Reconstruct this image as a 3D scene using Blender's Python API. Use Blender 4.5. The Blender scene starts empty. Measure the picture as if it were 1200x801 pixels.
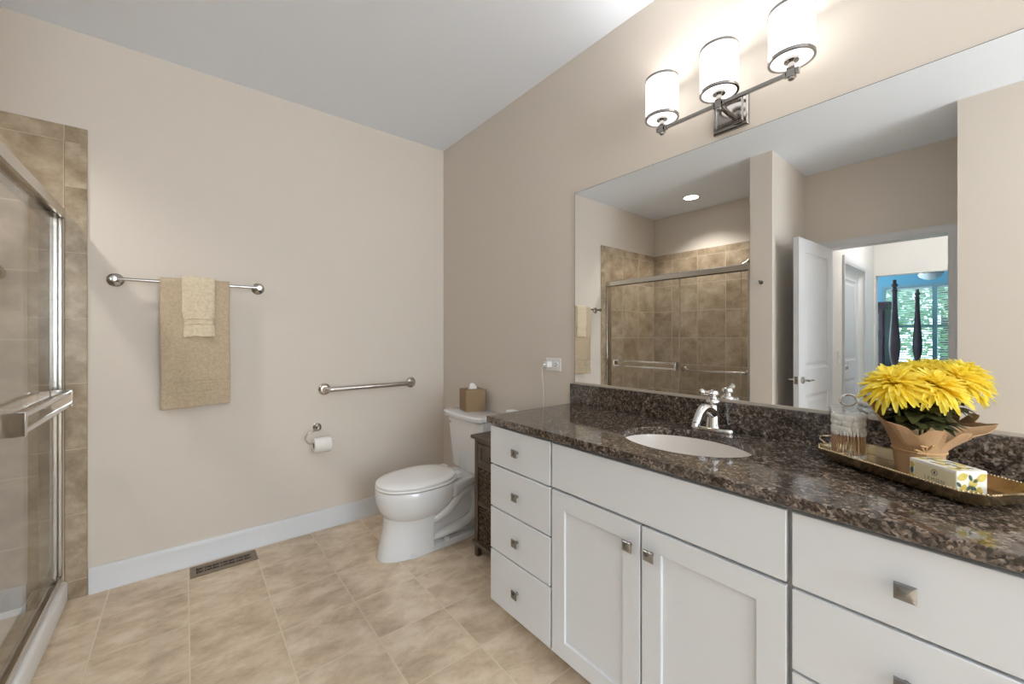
import bpy, bmesh, math, random
from mathutils import Vector, Matrix
S = bpy.context.scene
C = S.collection
PI = math.pi
random.seed(7)

# ------------------------------------------------------------------ camera
cam_d = bpy.data.cameras.new('camera')
cam_d.sensor_fit = 'HORIZONTAL'; cam_d.sensor_width = 36.0
cam_d.lens = 36.0 * 473.63 / 1200.0
cam_d.shift_y = -(400.5 - 394.32) / 1200.0
cam_d.clip_start = 0.02; cam_d.clip_end = 200
cam = bpy.data.objects.new('camera', cam_d); C.objects.link(cam)
cam.location = (0, 0, 1.2614)
cam.rotation_euler = (PI / 2, 0, -0.6808)
S.camera = cam

# ------------------------------------------------------------------ view, world, large lights
S.view_settings.view_transform = 'Standard'
S.view_settings.look = 'None'
S.view_settings.exposure = 0.0
S.view_settings.gamma = 1.0
S.view_settings.use_curve_mapping = False
W = bpy.data.worlds.new('sky'); S.world = W; W.use_nodes = True
wn = W.node_tree.nodes
wn['Background'].inputs[0].default_value = (0.62, 0.86, 1.0, 1)
wn['Background'].inputs[1].default_value = 5.0
S.cycles.transparent_max_bounces = 48
S.cycles.max_bounces = 14; S.cycles.diffuse_bounces = 6; S.cycles.glossy_bounces = 8

def area(name, loc, rot, sx, sy, power, col):
    l = bpy.data.lights.new(name, 'AREA'); l.shape = 'RECTANGLE'; l.size = sx; l.size_y = sy
    l.energy = power; l.color = col
    o = bpy.data.objects.new(name, l); C.objects.link(o); o.location = loc; o.rotation_euler = rot
    return o
# added fill light at an invented window behind the camera
area('rear_fill', (0.50, -4.03, 1.60), (PI / 2, 0, 0), 1.75, 1.75, 56, (.96, .965, 1.0))
# added unseen fill light behind the camera, turned up at the ceiling
area('ceiling_bounce_fill', (0.50, -2.80, 1.0), (PI, 0, 0), 1.3, 1.3, 78, (.95, .965, 1.0))
# added fill light for the bedroom, at an invented side window
area('bedroom_fill', (-5.3, 2.98, 1.5), (-PI / 2, 0, 0), 1.6, 1.3, 75, (.72, .9, 1.0))
# daylight at the bedroom window (from the open sky, beside the trees)
sun_d = bpy.data.lights.new('sun', 'SUN'); sun_d.energy = 5.0; sun_d.angle = math.radians(2); sun_d.color = (1, .96, .88)
sun = bpy.data.objects.new('sun', sun_d); C.objects.link(sun)
sun.rotation_euler = (math.radians(50), math.radians(18), math.radians(0))

# ------------------------------------------------------------------ materials
def lin(r, g, b):
    f = lambda c: (c / 255 / 12.92) if c / 255 <= .04045 else ((c / 255 + .055) / 1.055) ** 2.4
    return (f(r), f(g), f(b), 1)
def newmat(name):
    m = bpy.data.materials.new(name); m.use_nodes = True
    nt = m.node_tree
    return m, nt, nt.nodes, nt.links, nt.nodes['Principled BSDF']
def noise_bump(N, L, bs, coord, scale, strength, detail=3, dist=.01):
    n = N.new('ShaderNodeTexNoise'); n.inputs['Scale'].default_value = scale; n.inputs['Detail'].default_value = detail
    L.new(coord, n.inputs['Vector'])
    b = N.new('ShaderNodeBump'); b.inputs['Strength'].default_value = strength; b.inputs['Distance'].default_value = dist
    L.new(n.outputs['Fac'], b.inputs['Height']); L.new(b.outputs['Normal'], bs.inputs['Normal'])
    return n
def plain(name, col, rough=.5, metal=0.0, bump=None, vary=0.0, coat=0.0, vscale=6):
    m, nt, N, L, bs = newmat(name)
    bs.inputs['Base Color'].default_value = col
    bs.inputs['Roughness'].default_value = rough; bs.inputs['Metallic'].default_value = metal
    bs.inputs['Coat Weight'].default_value = coat
    tc = N.new('ShaderNodeTexCoord')
    if bump: noise_bump(N, L, bs, tc.outputs['Object'], bump[0], bump[1])
    if vary:
        n = N.new('ShaderNodeTexNoise'); n.inputs['Scale'].default_value = vscale; n.inputs['Detail'].default_value = 4
        L.new(tc.outputs['Object'], n.inputs['Vector'])
        r = N.new('ShaderNodeValToRGB')
        r.color_ramp.elements[0].position = .3; r.color_ramp.elements[1].position = .7
        r.color_ramp.elements[0].color = tuple(c * (1 - vary) for c in col[:3]) + (1,)
        r.color_ramp.elements[1].color = tuple(min(1, c * (1 + vary)) for c in col[:3]) + (1,)
        L.new(n.outputs['Fac'], r.inputs[0]); L.new(r.outputs[0], bs.inputs['Base Color'])
    return m
def tile_mat(name, axes, org, w, h, c_dark, c_mid, c_light, c_grout, mortar=.0016, rough=.35, stretch=(1, 1), rot=0, nscale=5.0, bumpd=.001, spec=.5):
    """axes: which object axes run along the tile's u and v"""
    m, nt, N, L, bs = newmat(name)
    tc = N.new('ShaderNodeTexCoord'); sp = N.new('ShaderNodeSeparateXYZ'); L.new(tc.outputs['Object'], sp.inputs[0])
    cb = N.new('ShaderNodeCombineXYZ')
    L.new(sp.outputs[axes[0]], cb.inputs[0]); L.new(sp.outputs[axes[1]], cb.inputs[1])
    mp = N.new('ShaderNodeMapping'); L.new(cb.outputs[0], mp.inputs[0])
    mp.inputs['Location'].default_value = (-org[0] + 40 * w, -org[1] + 40 * h, 0)
    br = N.new('ShaderNodeTexBrick'); L.new(mp.outputs[0], br.inputs['Vector'])
    br.offset = 0; br.squash = 1
    br.inputs['Scale'].default_value = 1; br.inputs['Mortar Size'].default_value = mortar
    br.inputs['Mortar Smooth'].default_value = .3
    br.inputs['Brick Width'].default_value = w; br.inputs['Row Height'].default_value = h
    br.inputs['Color1'].default_value = (.0, .0, .0, 1); br.inputs['Color2'].default_value = (1, 1, 1, 1)
    br.inputs['Mortar'].default_value = (.5, .5, .5, 1)
    m2 = N.new('ShaderNodeMapping'); L.new(cb.outputs[0], m2.inputs[0])
    m2.inputs['Rotation'].default_value = (0, 0, rot); m2.inputs['Scale'].default_value = (stretch[0], stretch[1], 1)
    # each tile gets its own piece of the pattern
    ad = N.new('ShaderNodeVectorMath'); ad.operation = 'MULTIPLY_ADD'
    L.new(br.outputs['Color'], ad.inputs[0]); ad.inputs[1].default_value = (3.1, 5.7, 2.3); L.new(m2.outputs[0], ad.inputs[2])
    n1 = N.new('ShaderNodeTexNoise'); n1.inputs['Scale'].default_value = nscale; n1.inputs['Detail'].default_value = 9
    n1.inputs['Roughness'].default_value = .68; n1.inputs['Distortion'].default_value = .25
    L.new(ad.outputs[0], n1.inputs['Vector'])
    r = N.new('ShaderNodeValToRGB'); e = r.color_ramp.elements
    e[0].position = .34; e[0].color = c_dark; e[1].position = .66; e[1].color = c_light
    k = e.new(.5); k.color = c_mid
    L.new(n1.outputs['Fac'], r.inputs[0])
    mx = N.new('ShaderNodeMix'); mx.data_type = 'RGBA'
    L.new(br.outputs['Fac'], mx.inputs['Factor']); L.new(r.outputs[0], mx.inputs['A']); mx.inputs['B'].default_value = c_grout
    L.new(mx.outputs['Result'], bs.inputs['Base Color'])
    bs.inputs['Roughness'].default_value = rough; bs.inputs['Specular IOR Level'].default_value = spec
    bp = N.new('ShaderNodeBump'); bp.invert = True; bp.inputs['Strength'].default_value = .6; bp.inputs['Distance'].default_value = bumpd
    L.new(br.outputs['Fac'], bp.inputs['Height']); L.new(bp.outputs[0], bs.inputs['Normal'])
    return m
def granite_mat():
    m, nt, N, L, bs = newmat('brown_granite')
    tc = N.new('ShaderNodeTexCoord')
    n0 = N.new('ShaderNodeTexNoise'); n0.inputs['Scale'].default_value = 45; n0.inputs['Detail'].default_value = 3
    L.new(tc.outputs['Object'], n0.inputs['Vector'])
    ad = N.new('ShaderNodeVectorMath'); ad.operation = 'MULTIPLY_ADD'
    L.new(n0.outputs['Color'], ad.inputs[0]); ad.inputs[1].default_value = (.018, .018, .018); L.new(tc.outputs['Object'], ad.inputs[2])
    v = N.new('ShaderNodeTexVoronoi'); v.inputs['Scale'].default_value = 180
    L.new(ad.outputs[0], v.inputs['Vector'])
    sx = N.new('ShaderNodeSeparateXYZ'); L.new(v.outputs['Color'], sx.inputs[0])
    n1 = N.new('ShaderNodeTexNoise'); n1.inputs['Scale'].default_value = 48; n1.inputs['Detail'].default_value = 8; n1.inputs['Roughness'].default_value = .75
    L.new(tc.outputs['Object'], n1.inputs['Vector'])
    ma = N.new('ShaderNodeMath'); ma.operation = 'MULTIPLY_ADD'
    L.new(sx.outputs[0], ma.inputs[0]); ma.inputs[1].default_value = .30
    mb = N.new('ShaderNodeMath'); mb.operation = 'MULTIPLY'; L.new(n1.outputs['Fac'], mb.inputs[0]); mb.inputs[1].default_value = .80
    L.new(mb.outputs[0], ma.inputs[2])
    r = N.new('ShaderNodeValToRGB'); e = r.color_ramp.elements
    e[0].position = .28; e[0].color = (.012, .009, .008, 1)
    e[1].position = .80; e[1].color = (.42, .35, .29, 1)
    for p, c in ((.45, (.034, .026, .021, 1)), (.57, (.085, .066, .054, 1)), (.67, (.19, .15, .122, 1))):
        k = e.new(p); k.color = c
    L.new(ma.outputs[0], r.inputs[0]); L.new(r.outputs[0], bs.inputs['Base Color'])
    bs.inputs['Roughness'].default_value = .07
    bs.inputs['Specular IOR Level'].default_value = .75
    return m
def glass_mat(name, tint=(1, 1, 1, 1), ior=1.45, rough=.0):
    m, nt, N, L, bs = newmat(name)
    N.remove(bs)
    t = N.new('ShaderNodeBsdfTransparent'); t.inputs[0].default_value = tint
    g = N.new('ShaderNodeBsdfGlossy'); g.inputs['Roughness'].default_value = rough
    f = N.new('ShaderNodeFresnel')
    ge = N.new('ShaderNodeNewGeometry'); mi = N.new('ShaderNodeMix'); mi.data_type = 'FLOAT'      # the same reflectance on both faces of a pane
    mi.inputs['A'].default_value = ior; mi.inputs['B'].default_value = 1 / ior
    L.new(ge.outputs['Backfacing'], mi.inputs['Factor']); L.new(mi.outputs['Result'], f.inputs['IOR'])
    x = N.new('ShaderNodeMixShader'); L.new(f.outputs[0], x.inputs[0]); L.new(t.outputs[0], x.inputs[1]); L.new(g.outputs[0], x.inputs[2])
    L.new(x.outputs[0], N['Material Output'].inputs[0])
    return m
def emis(name, col, st):
    m, nt, N, L, bs = newmat(name)
    bs.inputs['Base Color'].default_value = (.8, .8, .8, 1)
    bs.inputs['Emission Color'].default_value = col; bs.inputs['Emission Strength'].default_value = st
    bs.inputs['Roughness'].default_value = .4
    return m
def fabric(name, col, scale=420):
    m, nt, N, L, bs = newmat(name)
    tc = N.new('ShaderNodeTexCoord')
    n = N.new('ShaderNodeTexNoise'); n.inputs['Scale'].default_value = scale; n.inputs['Detail'].default_value = 2
    L.new(tc.outputs['Object'], n.inputs['Vector'])
    n2 = N.new('ShaderNodeTexNoise'); n2.inputs['Scale'].default_value = 75; n2.inputs['Detail'].default_value = 5
    L.new(tc.outputs['Object'], n2.inputs['Vector'])
    ma = N.new('ShaderNodeMath'); ma.operation = 'ADD'; L.new(n.outputs['Fac'], ma.inputs[0]); L.new(n2.outputs['Fac'], ma.inputs[1])
    r = N.new('ShaderNodeValToRGB'); r.color_ramp.elements[0].position = .35; r.color_ramp.elements[1].position = .65
    mh = N.new('ShaderNodeMath'); mh.operation = 'MULTIPLY'; mh.inputs[1].default_value = .5; L.new(ma.outputs[0], mh.inputs[0])
    r.color_ramp.elements[0].color = tuple(c * .80 for c in col[:3]) + (1,)
    r.color_ramp.elements[1].color = tuple(c * 1.12 for c in col[:3]) + (1,)
    L.new(mh.outputs[0], r.inputs[0]); L.new(r.outputs[0], bs.inputs['Base Color'])
    bs.inputs['Roughness'].default_value = 1; bs.inputs['Sheen Weight'].default_value = .25; bs.inputs['Specular IOR Level'].default_value = .1
    b = N.new('ShaderNodeBump'); b.inputs['Strength'].default_value = .7; b.inputs['Distance'].default_value = .003
    L.new(ma.outputs[0], b.inputs['Height']); L.new(b.outputs[0], bs.inputs['Normal'])
    return m
def petal_mat():
    m, nt, N, L, bs = newmat('yellow_petal')
    bs.inputs['Roughness'].default_value = .6
    tc = N.new('ShaderNodeTexCoord')
    n = N.new('ShaderNodeTexNoise'); n.inputs['Scale'].default_value = 60; L.new(tc.outputs['Object'], n.inputs['Vector'])
    r = N.new('ShaderNodeValToRGB'); r.color_ramp.elements[0].color = (.97, .78, .05, 1); r.color_ramp.elements[1].color = (1.0, .90, .20, 1)
    r.color_ramp.elements[0].position = .35; r.color_ramp.elements[1].position = .65
    L.new(n.outputs['Fac'], r.inputs[0]); L.new(r.outputs[0], bs.inputs['Base Color'])
    tr = N.new('ShaderNodeBsdfTranslucent'); L.new(r.outputs[0], tr.inputs[0])
    x = N.new('ShaderNodeMixShader'); x.inputs[0].default_value = .42
    L.new(bs.outputs[0], x.inputs[1]); L.new(tr.outputs[0], x.inputs[2]); L.new(x.outputs[0], N['Material Output'].inputs[0])
    return m
def weave_mat():
    m, nt, N, L, bs = newmat('dark_wicker')
    tc = N.new('ShaderNodeTexCoord')
    n = N.new('ShaderNodeTexNoise'); n.inputs['Scale'].default_value = 70; n.inputs['Detail'].default_value = 4; L.new(tc.outputs['Object'], n.inputs['Vector'])
    r = N.new('ShaderNodeValToRGB'); r.color_ramp.elements[0].color = (.018, .010, .006, 1); r.color_ramp.elements[1].color = (.17, .105, .06, 1)
    r.color_ramp.elements[0].position = .38; r.color_ramp.elements[1].position = .66
    L.new(n.outputs['Fac'], r.inputs[0]); L.new(r.outputs[0], bs.inputs['Base Color']); bs.inputs['Roughness'].default_value = .55
    return m

M = {}
M['wall'] = plain('beige_wall_paint', (.675, .615, .55, 1), .75, bump=(180, .05))
M['wall_cream'] = plain('pale_hall_paint', (.76, .735, .70, 1), .75, bump=(180, .05))
M['wall_blue'] = plain('blue_bedroom_paint', (.22, .50, .66, 1), .75, bump=(180, .05))
M['ceiling'] = plain('white_ceiling_paint', (.82, .875, .96, 1), .85, bump=(120, .05))
M['trim'] = plain('white_trim_paint', (.64, .645, .665, 1), .35, bump=(60, .02))
M['cab'] = plain('white_cabinet_paint', (.72, .755, .80, 1), .32, bump=(60, .015))
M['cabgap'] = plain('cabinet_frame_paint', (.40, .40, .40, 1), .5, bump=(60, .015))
M['porcelain'] = plain('white_porcelain', (.74, .75, .765, 1), .10, bump=(8, .01), coat=.4)
M['acrylic'] = plain('white_acrylic', (.86, .86, .86, 1), .25, bump=(30, .01))
M['sinkw'] = plain('biscuit_porcelain', (.80, .75, .70, 1), .12, bump=(8, .01), coat=.3)
M['darkchrome'] = plain('satin_chrome', (.50, .485, .47, 1), .14, 1, bump=(20, .01))
M['chrome'] = plain('polished_chrome', (.70, .69, .68, 1), .08, 1, bump=(20, .01))
M['fixture'] = plain('dark_polished_nickel', (.40, .385, .37, 1), .12, 1, bump=(20, .01))
M['nickel'] = plain('brushed_nickel', (.56, .52, .48, 1), .24, 1, bump=(90, .03))
M['steel'] = plain('satin_steel', (.60, .565, .52, 1), .22, 1, bump=(90, .03))
M['pewter'] = plain('pewter_knob_metal', (.29, .288, .285, 1), .25, 1, bump=(90, .04))
M['mirror'] = plain('silvered_mirror', (.90, .91, .905, 1), .0, 1)
M['mirror_edge'] = plain('mirror_edge', (.20, .22, .21, 1), .2, .4)
M['granite'] = granite_mat()
M['channel'] = plain('satin_beige_channel', (.62, .57, .50, 1), .4, .4, bump=(90, .02))
TD, TM, TL, TG = (.50, .385, .265, 1), (.67, .54, .395, 1), (.80, .685, .545, 1), (.77, .66, .51, 1)
M['floor'] = tile_mat('beige_floor_tile', (0, 1), (0.0155, 1.36), .3075, .3025, TD, TM, TL, TG, .0030, .38, (1.0, 1.5), .5, 6.5, .0015)
WD, WM, WL, WG = (.235, .172, .108, 1), (.37, .29, .20, 1), (.52, .43, .32, 1), (.55, .46, .345, 1)
M['tile_xz'] = tile_mat('shower_tile_back', (0, 2), (-.447, 2.197), .316, .316, WD, WM, WL, WG, .0032, .3, (1, 1), 0, 5.0)
M['tile_yz'] = tile_mat('shower_tile_side', (1, 2), (1.977, 2.197), .316, .316, WD, WM, WL, WG, .0032, .3, (1, 1), 0, 5.0)
M['tile_trim'] = tile_mat('shower_tile_strip', (0, 2), (-.447, 2.273 - .29), .078, .316, WD, WM, WL, WG, .0018, .3, (1, 1), 0, 8.0)
M['tile_top'] = tile_mat('shower_tile_cap', (0, 2), (-.447, 2.197), .316, .2, WD, WM, WL, WG, .0018, .3, (1, 1), 0, 5.0)
M['tile_top_y'] = tile_mat('shower_tile_cap_side', (1, 2), (1.977, 2.197), .316, .2, WD, WM, WL, WG, .0018, .3, (1, 1), 0, 5.0)
M['glass'] = glass_mat('shower_glass', (.985, .988, .984, 1), 1.45)
M['pane'] = glass_mat('window_glass', (.97, 1, 1, 1), 1.3)
M['jar'] = glass_mat('clear_jar_glass', (.985, .988, .985, 1), 1.45)
M['shade'] = emis('lit_white_glass', (1, .975, .95, 1), 1.55)
M['spot'] = emis('lit_downlight', (1, .96, .90, 1), 14.0)
M['towel'] = fabric('tan_terry', lin(196, 178, 152))
M['cloth'] = fabric('cream_terry', lin(224, 208, 182))
M['paper'] = plain('white_paper', (.82, .80, .77, 1), .9, bump=(120, .1))
M['cotton'] = plain('white_cotton', (.88, .87, .85, 1), 1, bump=(150, .3))
M['stick'] = plain('wooden_stick', (.58, .36, .19, 1), .7, vary=.15)
M['bronze'] = plain('tan_box_cover', lin(148, 122, 92), .55, .15, vary=.08)
M['darkwood'] = plain('dark_taupe_wood', (.105, .078, .058, 1), .5, vary=.25, vscale=14)
M['cherry'] = plain('dark_cherry_wood', (.060, .040, .050, 1), .6, vary=.2)
M['wicker'] = weave_mat()
M['black'] = plain('black_void', (.01, .009, .008, 1), .6)
M['gold'] = plain('aged_gold', (.43, .345, .22, 1), .27, 1, bump=(70, .08))
M['kraft'] = plain('kraft_paper', lin(186, 150, 114), .8, bump=(35, .25), vary=.06)
M['twine'] = plain('tan_twine', lin(196, 160, 116), .9, bump=(300, .3))
M['petal'] = petal_mat()
M['leaf'] = plain('olive_leaf', (.075, .078, .030, 1), .5, vary=.4, vscale=40)
M['stem'] = plain('green_stem', (.10, .14, .03, 1), .6, vary=.2)
M['card'] = plain('cream_card', (.82, .80, .74, 1), .6, bump=(90, .03))
M['cardlabel'] = plain('pale_label_card', (.76, .69, .48, 1), .6, bump=(90, .03))
M['lemon'] = plain('printed_lemon', (.62, .50, .11, 1), .6, vary=.15, vscale=80)
M['printleaf'] = plain('printed_leaf', (.055, .10, .075, 1), .6, vary=.3, vscale=80)
M['ink'] = plain('grey_ink', (.12, .11, .10, 1), .7)
M['plastic'] = plain('white_plastic', (.82, .82, .81, 1), .35)
M['slot'] = plain('dark_slot', (.03, .03, .03, 1), .6)
M['vent'] = plain('bronze_vent_metal', (.25, .19, .135, 1), .45, .3, bump=(60, .05))
M['blind'] = plain('white_blind', (.84, .88, .89, 1), .5)
M['bush'] = plain('garden_leaf', (.37, .47, .32, 1), .6, vary=.4, vscale=3)
M['bark'] = plain('tree_bark', (.10, .08, .06, 1), .9, bump=(20, .4))
M['lawn'] = plain('lawn', (.14, .26, .07, 1), .9, bump=(40, .4), vary=.3)
M['carpet'] = plain('beige_carpet', (.55, .49, .41, 1), 1, bump=(300, .3))
M['linen'] = plain('dark_bedspread', (.08, .10, .16, 1), .9, bump=(80, .2))
M['frost'] = plain('frosted_lamp_glass', (.70, .72, .74, 1), .35)

# ------------------------------------------------------------------ mesh helpers
ORG = {}
class B:
    def __init__(s): s.b = bmesh.new()
    def box(s, x0, x1, y0, y1, z0, z1):
        return s.hexa([(x0, y0, z0), (x1, y0, z0), (x1, y1, z0), (x0, y1, z0), (x0, y0, z1), (x1, y0, z1), (x1, y1, z1), (x0, y1, z1)])
    def hexa(s, p):
        v = [s.b.verts.new(q) for q in p]
        for f in ((3, 2, 1, 0), (4, 5, 6, 7), (0, 1, 5, 4), (1, 2, 6, 5), (2, 3, 7, 6), (3, 0, 4, 7)):
            s.b.faces.new([v[i] for i in f])
        return s
    def obox(s, o, u, v, w, a0, a1, b0, b1, c0, c1):
        """box in the frame o + a*u + b*v + c*w"""
        o, u, v, w = map(Vector, (o, u, v, w))
        P = lambda a, b, c: o + u * a + v * b + w * c
        return s.hexa([P(a0, b0, c0), P(a1, b0, c0), P(a1, b1, c0), P(a0, b1, c0), P(a0, b0, c1), P(a1, b0, c1), P(a1, b1, c1), P(a0, b1, c1)])
    def loft(s, secs, cap=True, closed=True):
        rings = [[s.b.verts.new(q) for q in r] for r in secs]
        n = len(rings[0])
        for a, b in zip(rings, rings[1:]):
            for i in range(n if closed else n - 1):
                j = (i + 1) % n
                s.b.faces.new((a[i], a[j], b[j], b[i]))
        if cap and closed:
            s.b.faces.new(list(reversed(rings[0]))); s.b.faces.new(rings[-1])
        return s
    def tube(s, path, r, seg=12, cap=True):
        path = [Vector(p) for p in path]; n = len(path)
        rr = r if isinstance(r, (list, tuple)) else [r] * n
        t0 = (path[1] - path[0]).normalized()
        up = Vector((0, 0, 1)) if abs(t0.z) < .9 else Vector((1, 0, 0))
        a = t0.cross(up).normalized(); secs = []
        for i in range(n):
            t = (path[min(i + 1, n - 1)] - path[max(i - 1, 0)]).normalized()
            a = (a - t * a.dot(t)).normalized(); b = t.cross(a)
            secs.append([path[i] + (a * math.cos(2 * PI * k / seg) + b * math.sin(2 * PI * k / seg)) * rr[i] for k in range(seg)])
        return s.loft(secs, cap)
    def cyl(s, p0, p1, r0, r1=None, seg=24):
        return s.tube([p0, p1], [r0, r0 if r1 is None else r1], seg)
    def lathe(s, prof, c, axis=(0, 0, 1), seg=28, cap=True):
        """prof: (radius, height along axis) pairs"""
        c = Vector(c); w = Vector(axis).normalized()
        u = w.orthogonal().normalized(); v = w.cross(u)
        return s.loft([[c + w * h + (u * math.cos(2 * PI * k / seg) + v * math.sin(2 * PI * k / seg)) * max(r, 1e-5) for k in range(seg)] for r, h in prof], cap)
    def ell(s, c, rx, ry, rz, seg=14, rings=9, rot=None):
        c = Vector(c); secs = []
        for i in range(rings + 1):
            t = -PI / 2 + PI * i / rings
            ring = []
            for k in range(seg):
                p = Vector((rx * max(math.cos(t), 1e-3) * math.cos(2 * PI * k / seg), ry * max(math.cos(t), 1e-3) * math.sin(2 * PI * k / seg), rz * math.sin(t)))
                if rot is not None: p = rot @ p
                ring.append(c + p)
            secs.append(ring)
        return s.loft(secs)
    def torus(s, c, R, r, axis=(0, 0, 1), seg=32, sub=10, sx=1.0):
        c = Vector(c); w = Vector(axis).normalized(); u = w.orthogonal().normalized(); v = w.cross(u)
        vs = []
        for i in range(seg):
            a = 2 * PI * i / seg; d = u * math.cos(a) + v * math.sin(a)
            vs.append([s.b.verts.new(c + d * R + (d * math.cos(2 * PI * k / sub) + w * math.sin(2 * PI * k / sub)) * r) for k in range(sub)])
        for i in range(seg):
            A, Bq = vs[i], vs[(i + 1) % seg]
            for k in range(sub):
                l = (k + 1) % sub; s.b.faces.new((A[k], Bq[k], Bq[l], A[l]))
        return s
    def prism(s, pts, ext):
        ext = Vector(ext)
        return s.loft([[Vector(p) for p in pts], [Vector(p) + ext for p in pts]])
    def grid(s, P):
        vs = [[s.b.verts.new(q) for q in row] for row in P]
        for i in range(len(vs) - 1):
            for j in range(len(vs[0]) - 1):
                s.b.faces.new((vs[i][j], vs[i + 1][j], vs[i + 1][j + 1], vs[i][j + 1]))
        return s
    def face(s, pts):
        s.b.faces.new([s.b.verts.new(p) for p in pts]); return s
    def build(s, name, mat, parent=None, bevel=0, smooth=True, solid=0, subd=0, bseg=2, recalc=True, org=None):
        if recalc: bmesh.ops.recalc_face_normals(s.b, faces=s.b.faces)
        me = bpy.data.meshes.new(name)
        o = bpy.data.objects.new(name, me); C.objects.link(o)
        og = Vector((0, 0, 0))
        if parent is not None:
            og = ORG[parent.name]; o.parent = parent
        elif org is not None:
            og = Vector(org); o.location = og
        ORG[o.name] = og
        if og.length: bmesh.ops.translate(s.b, verts=s.b.verts, vec=-og)
        s.b.to_mesh(me); s.b.free()
        me.materials.append(mat)
        if smooth:
            me.polygons.foreach_set('use_smooth', [True] * len(me.polygons))
            me.set_sharp_from_angle(angle=math.radians(38))
        if solid:
            q = o.modifiers.new('thickness', 'SOLIDIFY'); q.thickness = solid; q.offset = 0
        if bevel:
            q = o.modifiers.new('bevel', 'BEVEL'); q.width = bevel; q.segments = bseg; q.limit_method = 'ANGLE'; q.angle_limit = math.radians(38)
            q.harden_normals = False
        if subd:
            q = o.modifiers.new('subdivision', 'SUBSURF'); q.levels = subd; q.render_levels = subd
        return o
def thing(name, label, cat, loc, group=None):
    o = bpy.data.objects.new(name, None); C.objects.link(o); o.location = loc; o.empty_display_size = .05
    ORG[o.name] = Vector(loc)
    return tag(o, label, cat, group)
def tag(o, label, cat, group=None):
    o['label'] = label; o['category'] = cat
    if group: o['group'] = group
    return o
def struct(o, label=None):
    o['kind'] = 'structure'
    if label: o['label'] = label; o['category'] = o.name.split('_')[0].split('.')[0]
    return o
def arc(c, u, v, r, a0, a1, n):
    c, u, v = map(Vector, (c, u, v))
    return [c + (u * math.cos(a0 + (a1 - a0) * i / n) + v * math.sin(a0 + (a1 - a0) * i / n)) * r for i in range(n + 1)]

XW, YB, H = 1.6054, 2.8522, 2.74
NX, EX, SX = -1.246, -.425, -1.443     # nook wall, end of the shower wall, shower side wall
# ------------------------------------------------------------------ room shell
struct(B().box(-1.6, XW + .15, -4.2, YB + .15, -.12, 0).build('floor', M['floor'], smooth=False), 'beige stone-look square tiles covering the bathroom floor')
struct(B().box(-1.6, XW + .15, -4.2, YB + .15, H, H + .12).build('ceiling', M['ceiling'], smooth=False), 'plain white flat bathroom ceiling')
struct(B().box(-1.6, XW, YB, YB + .15, 0, H).build('wall_back', M['wall'], smooth=False), 'beige painted wall carrying the towel bar and the grab bar')
struct(B().box(XW, XW + .15, -4.2, YB + .15, 0, H).build('wall_right', M['wall'], smooth=False), 'beige painted wall behind the vanity mirror and toilet tank')
struct(B().box(SX - .15, SX, 1.19, YB, 0, H).build('wall_shower_side', M['wall'], smooth=False), 'pale painted wall above the tiles inside the shower')
struct(B().box(SX, EX, 1.193, 1.355, 0, H).build('wall_shower_end', M['wall'], smooth=False), 'beige painted wing wall ending the shower, seen in the mirror')
struct(B().box(-1.40, -.56, -4.2, .211, 0, H).build('wall_left', M['wall'], smooth=False), 'beige painted wall at the right end of the mirror image')
nb = B().prism([(NX, y, z) for y, z in ((.211, 0), (.277, 0), (.277, 2.06), (1.05, 2.06), (1.05, 0), (1.193, 0), (1.193, H), (.211, H))], (-.12, 0, 0))
struct(nb.build('wall_entry', M['wall'], smooth=False), 'beige painted wall around the open doorway, seen in the mirror')
def ringwall(o0, o1, i0, i1, d0, d1, ax):
    """a wall with one rectangular opening; ax = the axis it is thick along"""
    P = lambda d, u, z: (u, d, z) if ax == 'y' else (d, u, z)
    R = lambda d, a, c_: [P(d, a[0], a[1]), P(d, c_[0], a[1]), P(d, c_[0], c_[1]), P(d, a[0], c_[1])]
    b = B(); rings = [[b.b.verts.new(q) for q in r] for r in (R(d0, o0, o1), R(d0, i0, i1), R(d1, i0, i1), R(d1, o0, o1))]
    for A_, B_ in zip(rings, rings[1:] + rings[:1]):
        for i in range(4): b.b.faces.new((A_[i], A_[(i + 1) % 4], B_[(i + 1) % 4], B_[i]))
    return b
rb = ringwall((-.56, 0), (XW, H), (-.42, .68), (1.42, 2.52), -4.2, -4.06, 'y')
struct(rb.build('wall_rear', M['wall'], smooth=False), 'beige painted wall with an added unseen window behind the viewer')
wf = ringwall((-.42, .68), (1.42, 2.52), (-.38, .72), (1.38, 2.48), -4.18, -4.1, 'y')
win = struct(wf.build('window_added_rear', M['trim'], smooth=False), 'white framed window added unseen in the wall behind the viewer')  # unseen window, added to go with the fill light behind the camera
B().box(.48, .52, -4.17, -4.11, .72, 2.48).build('mullion', M['trim'], win, smooth=False)
B().box(-.40, 1.40, -4.145, -4.14, .70, 2.50).build('pane', M['pane'], win, smooth=False)

# shower tiling: field, narrow border strip, top course
tf = B(); tf.box(SX + .013, -.447, YB - .010, YB, 0, 2.197)
struct(tf.build('wall_shower_back', M['tile_xz'], smooth=False), 'tan stone-look wall tiles at the towel end of the shower')
tt = B(); tt.box(SX + .013, -.369, YB - .010, YB, 2.197, 2.273)
struct(tt.build('trim_1', M['tile_top'], bevel=.004), 'top course of tan tiles on the shower back wall')
ts = B(); ts.box(-.447, -.369, YB - .0105, YB, 0, 2.197)
struct(ts.build('trim_2', M['tile_trim'], bevel=.004), 'narrow vertical strip of tan bullnose tiles beside the painted wall')
t3 = B(); t3.box(SX, SX + .013, 1.365, YB, 0, 2.197)
struct(t3.build('wall_shower_left', M['tile_yz'], smooth=False), 'tan stone-look tiles on the long shower wall, seen in the mirror')
t4 = B(); t4.box(SX, SX + .013, 1.365, YB - .01, 2.197, 2.273)
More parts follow.
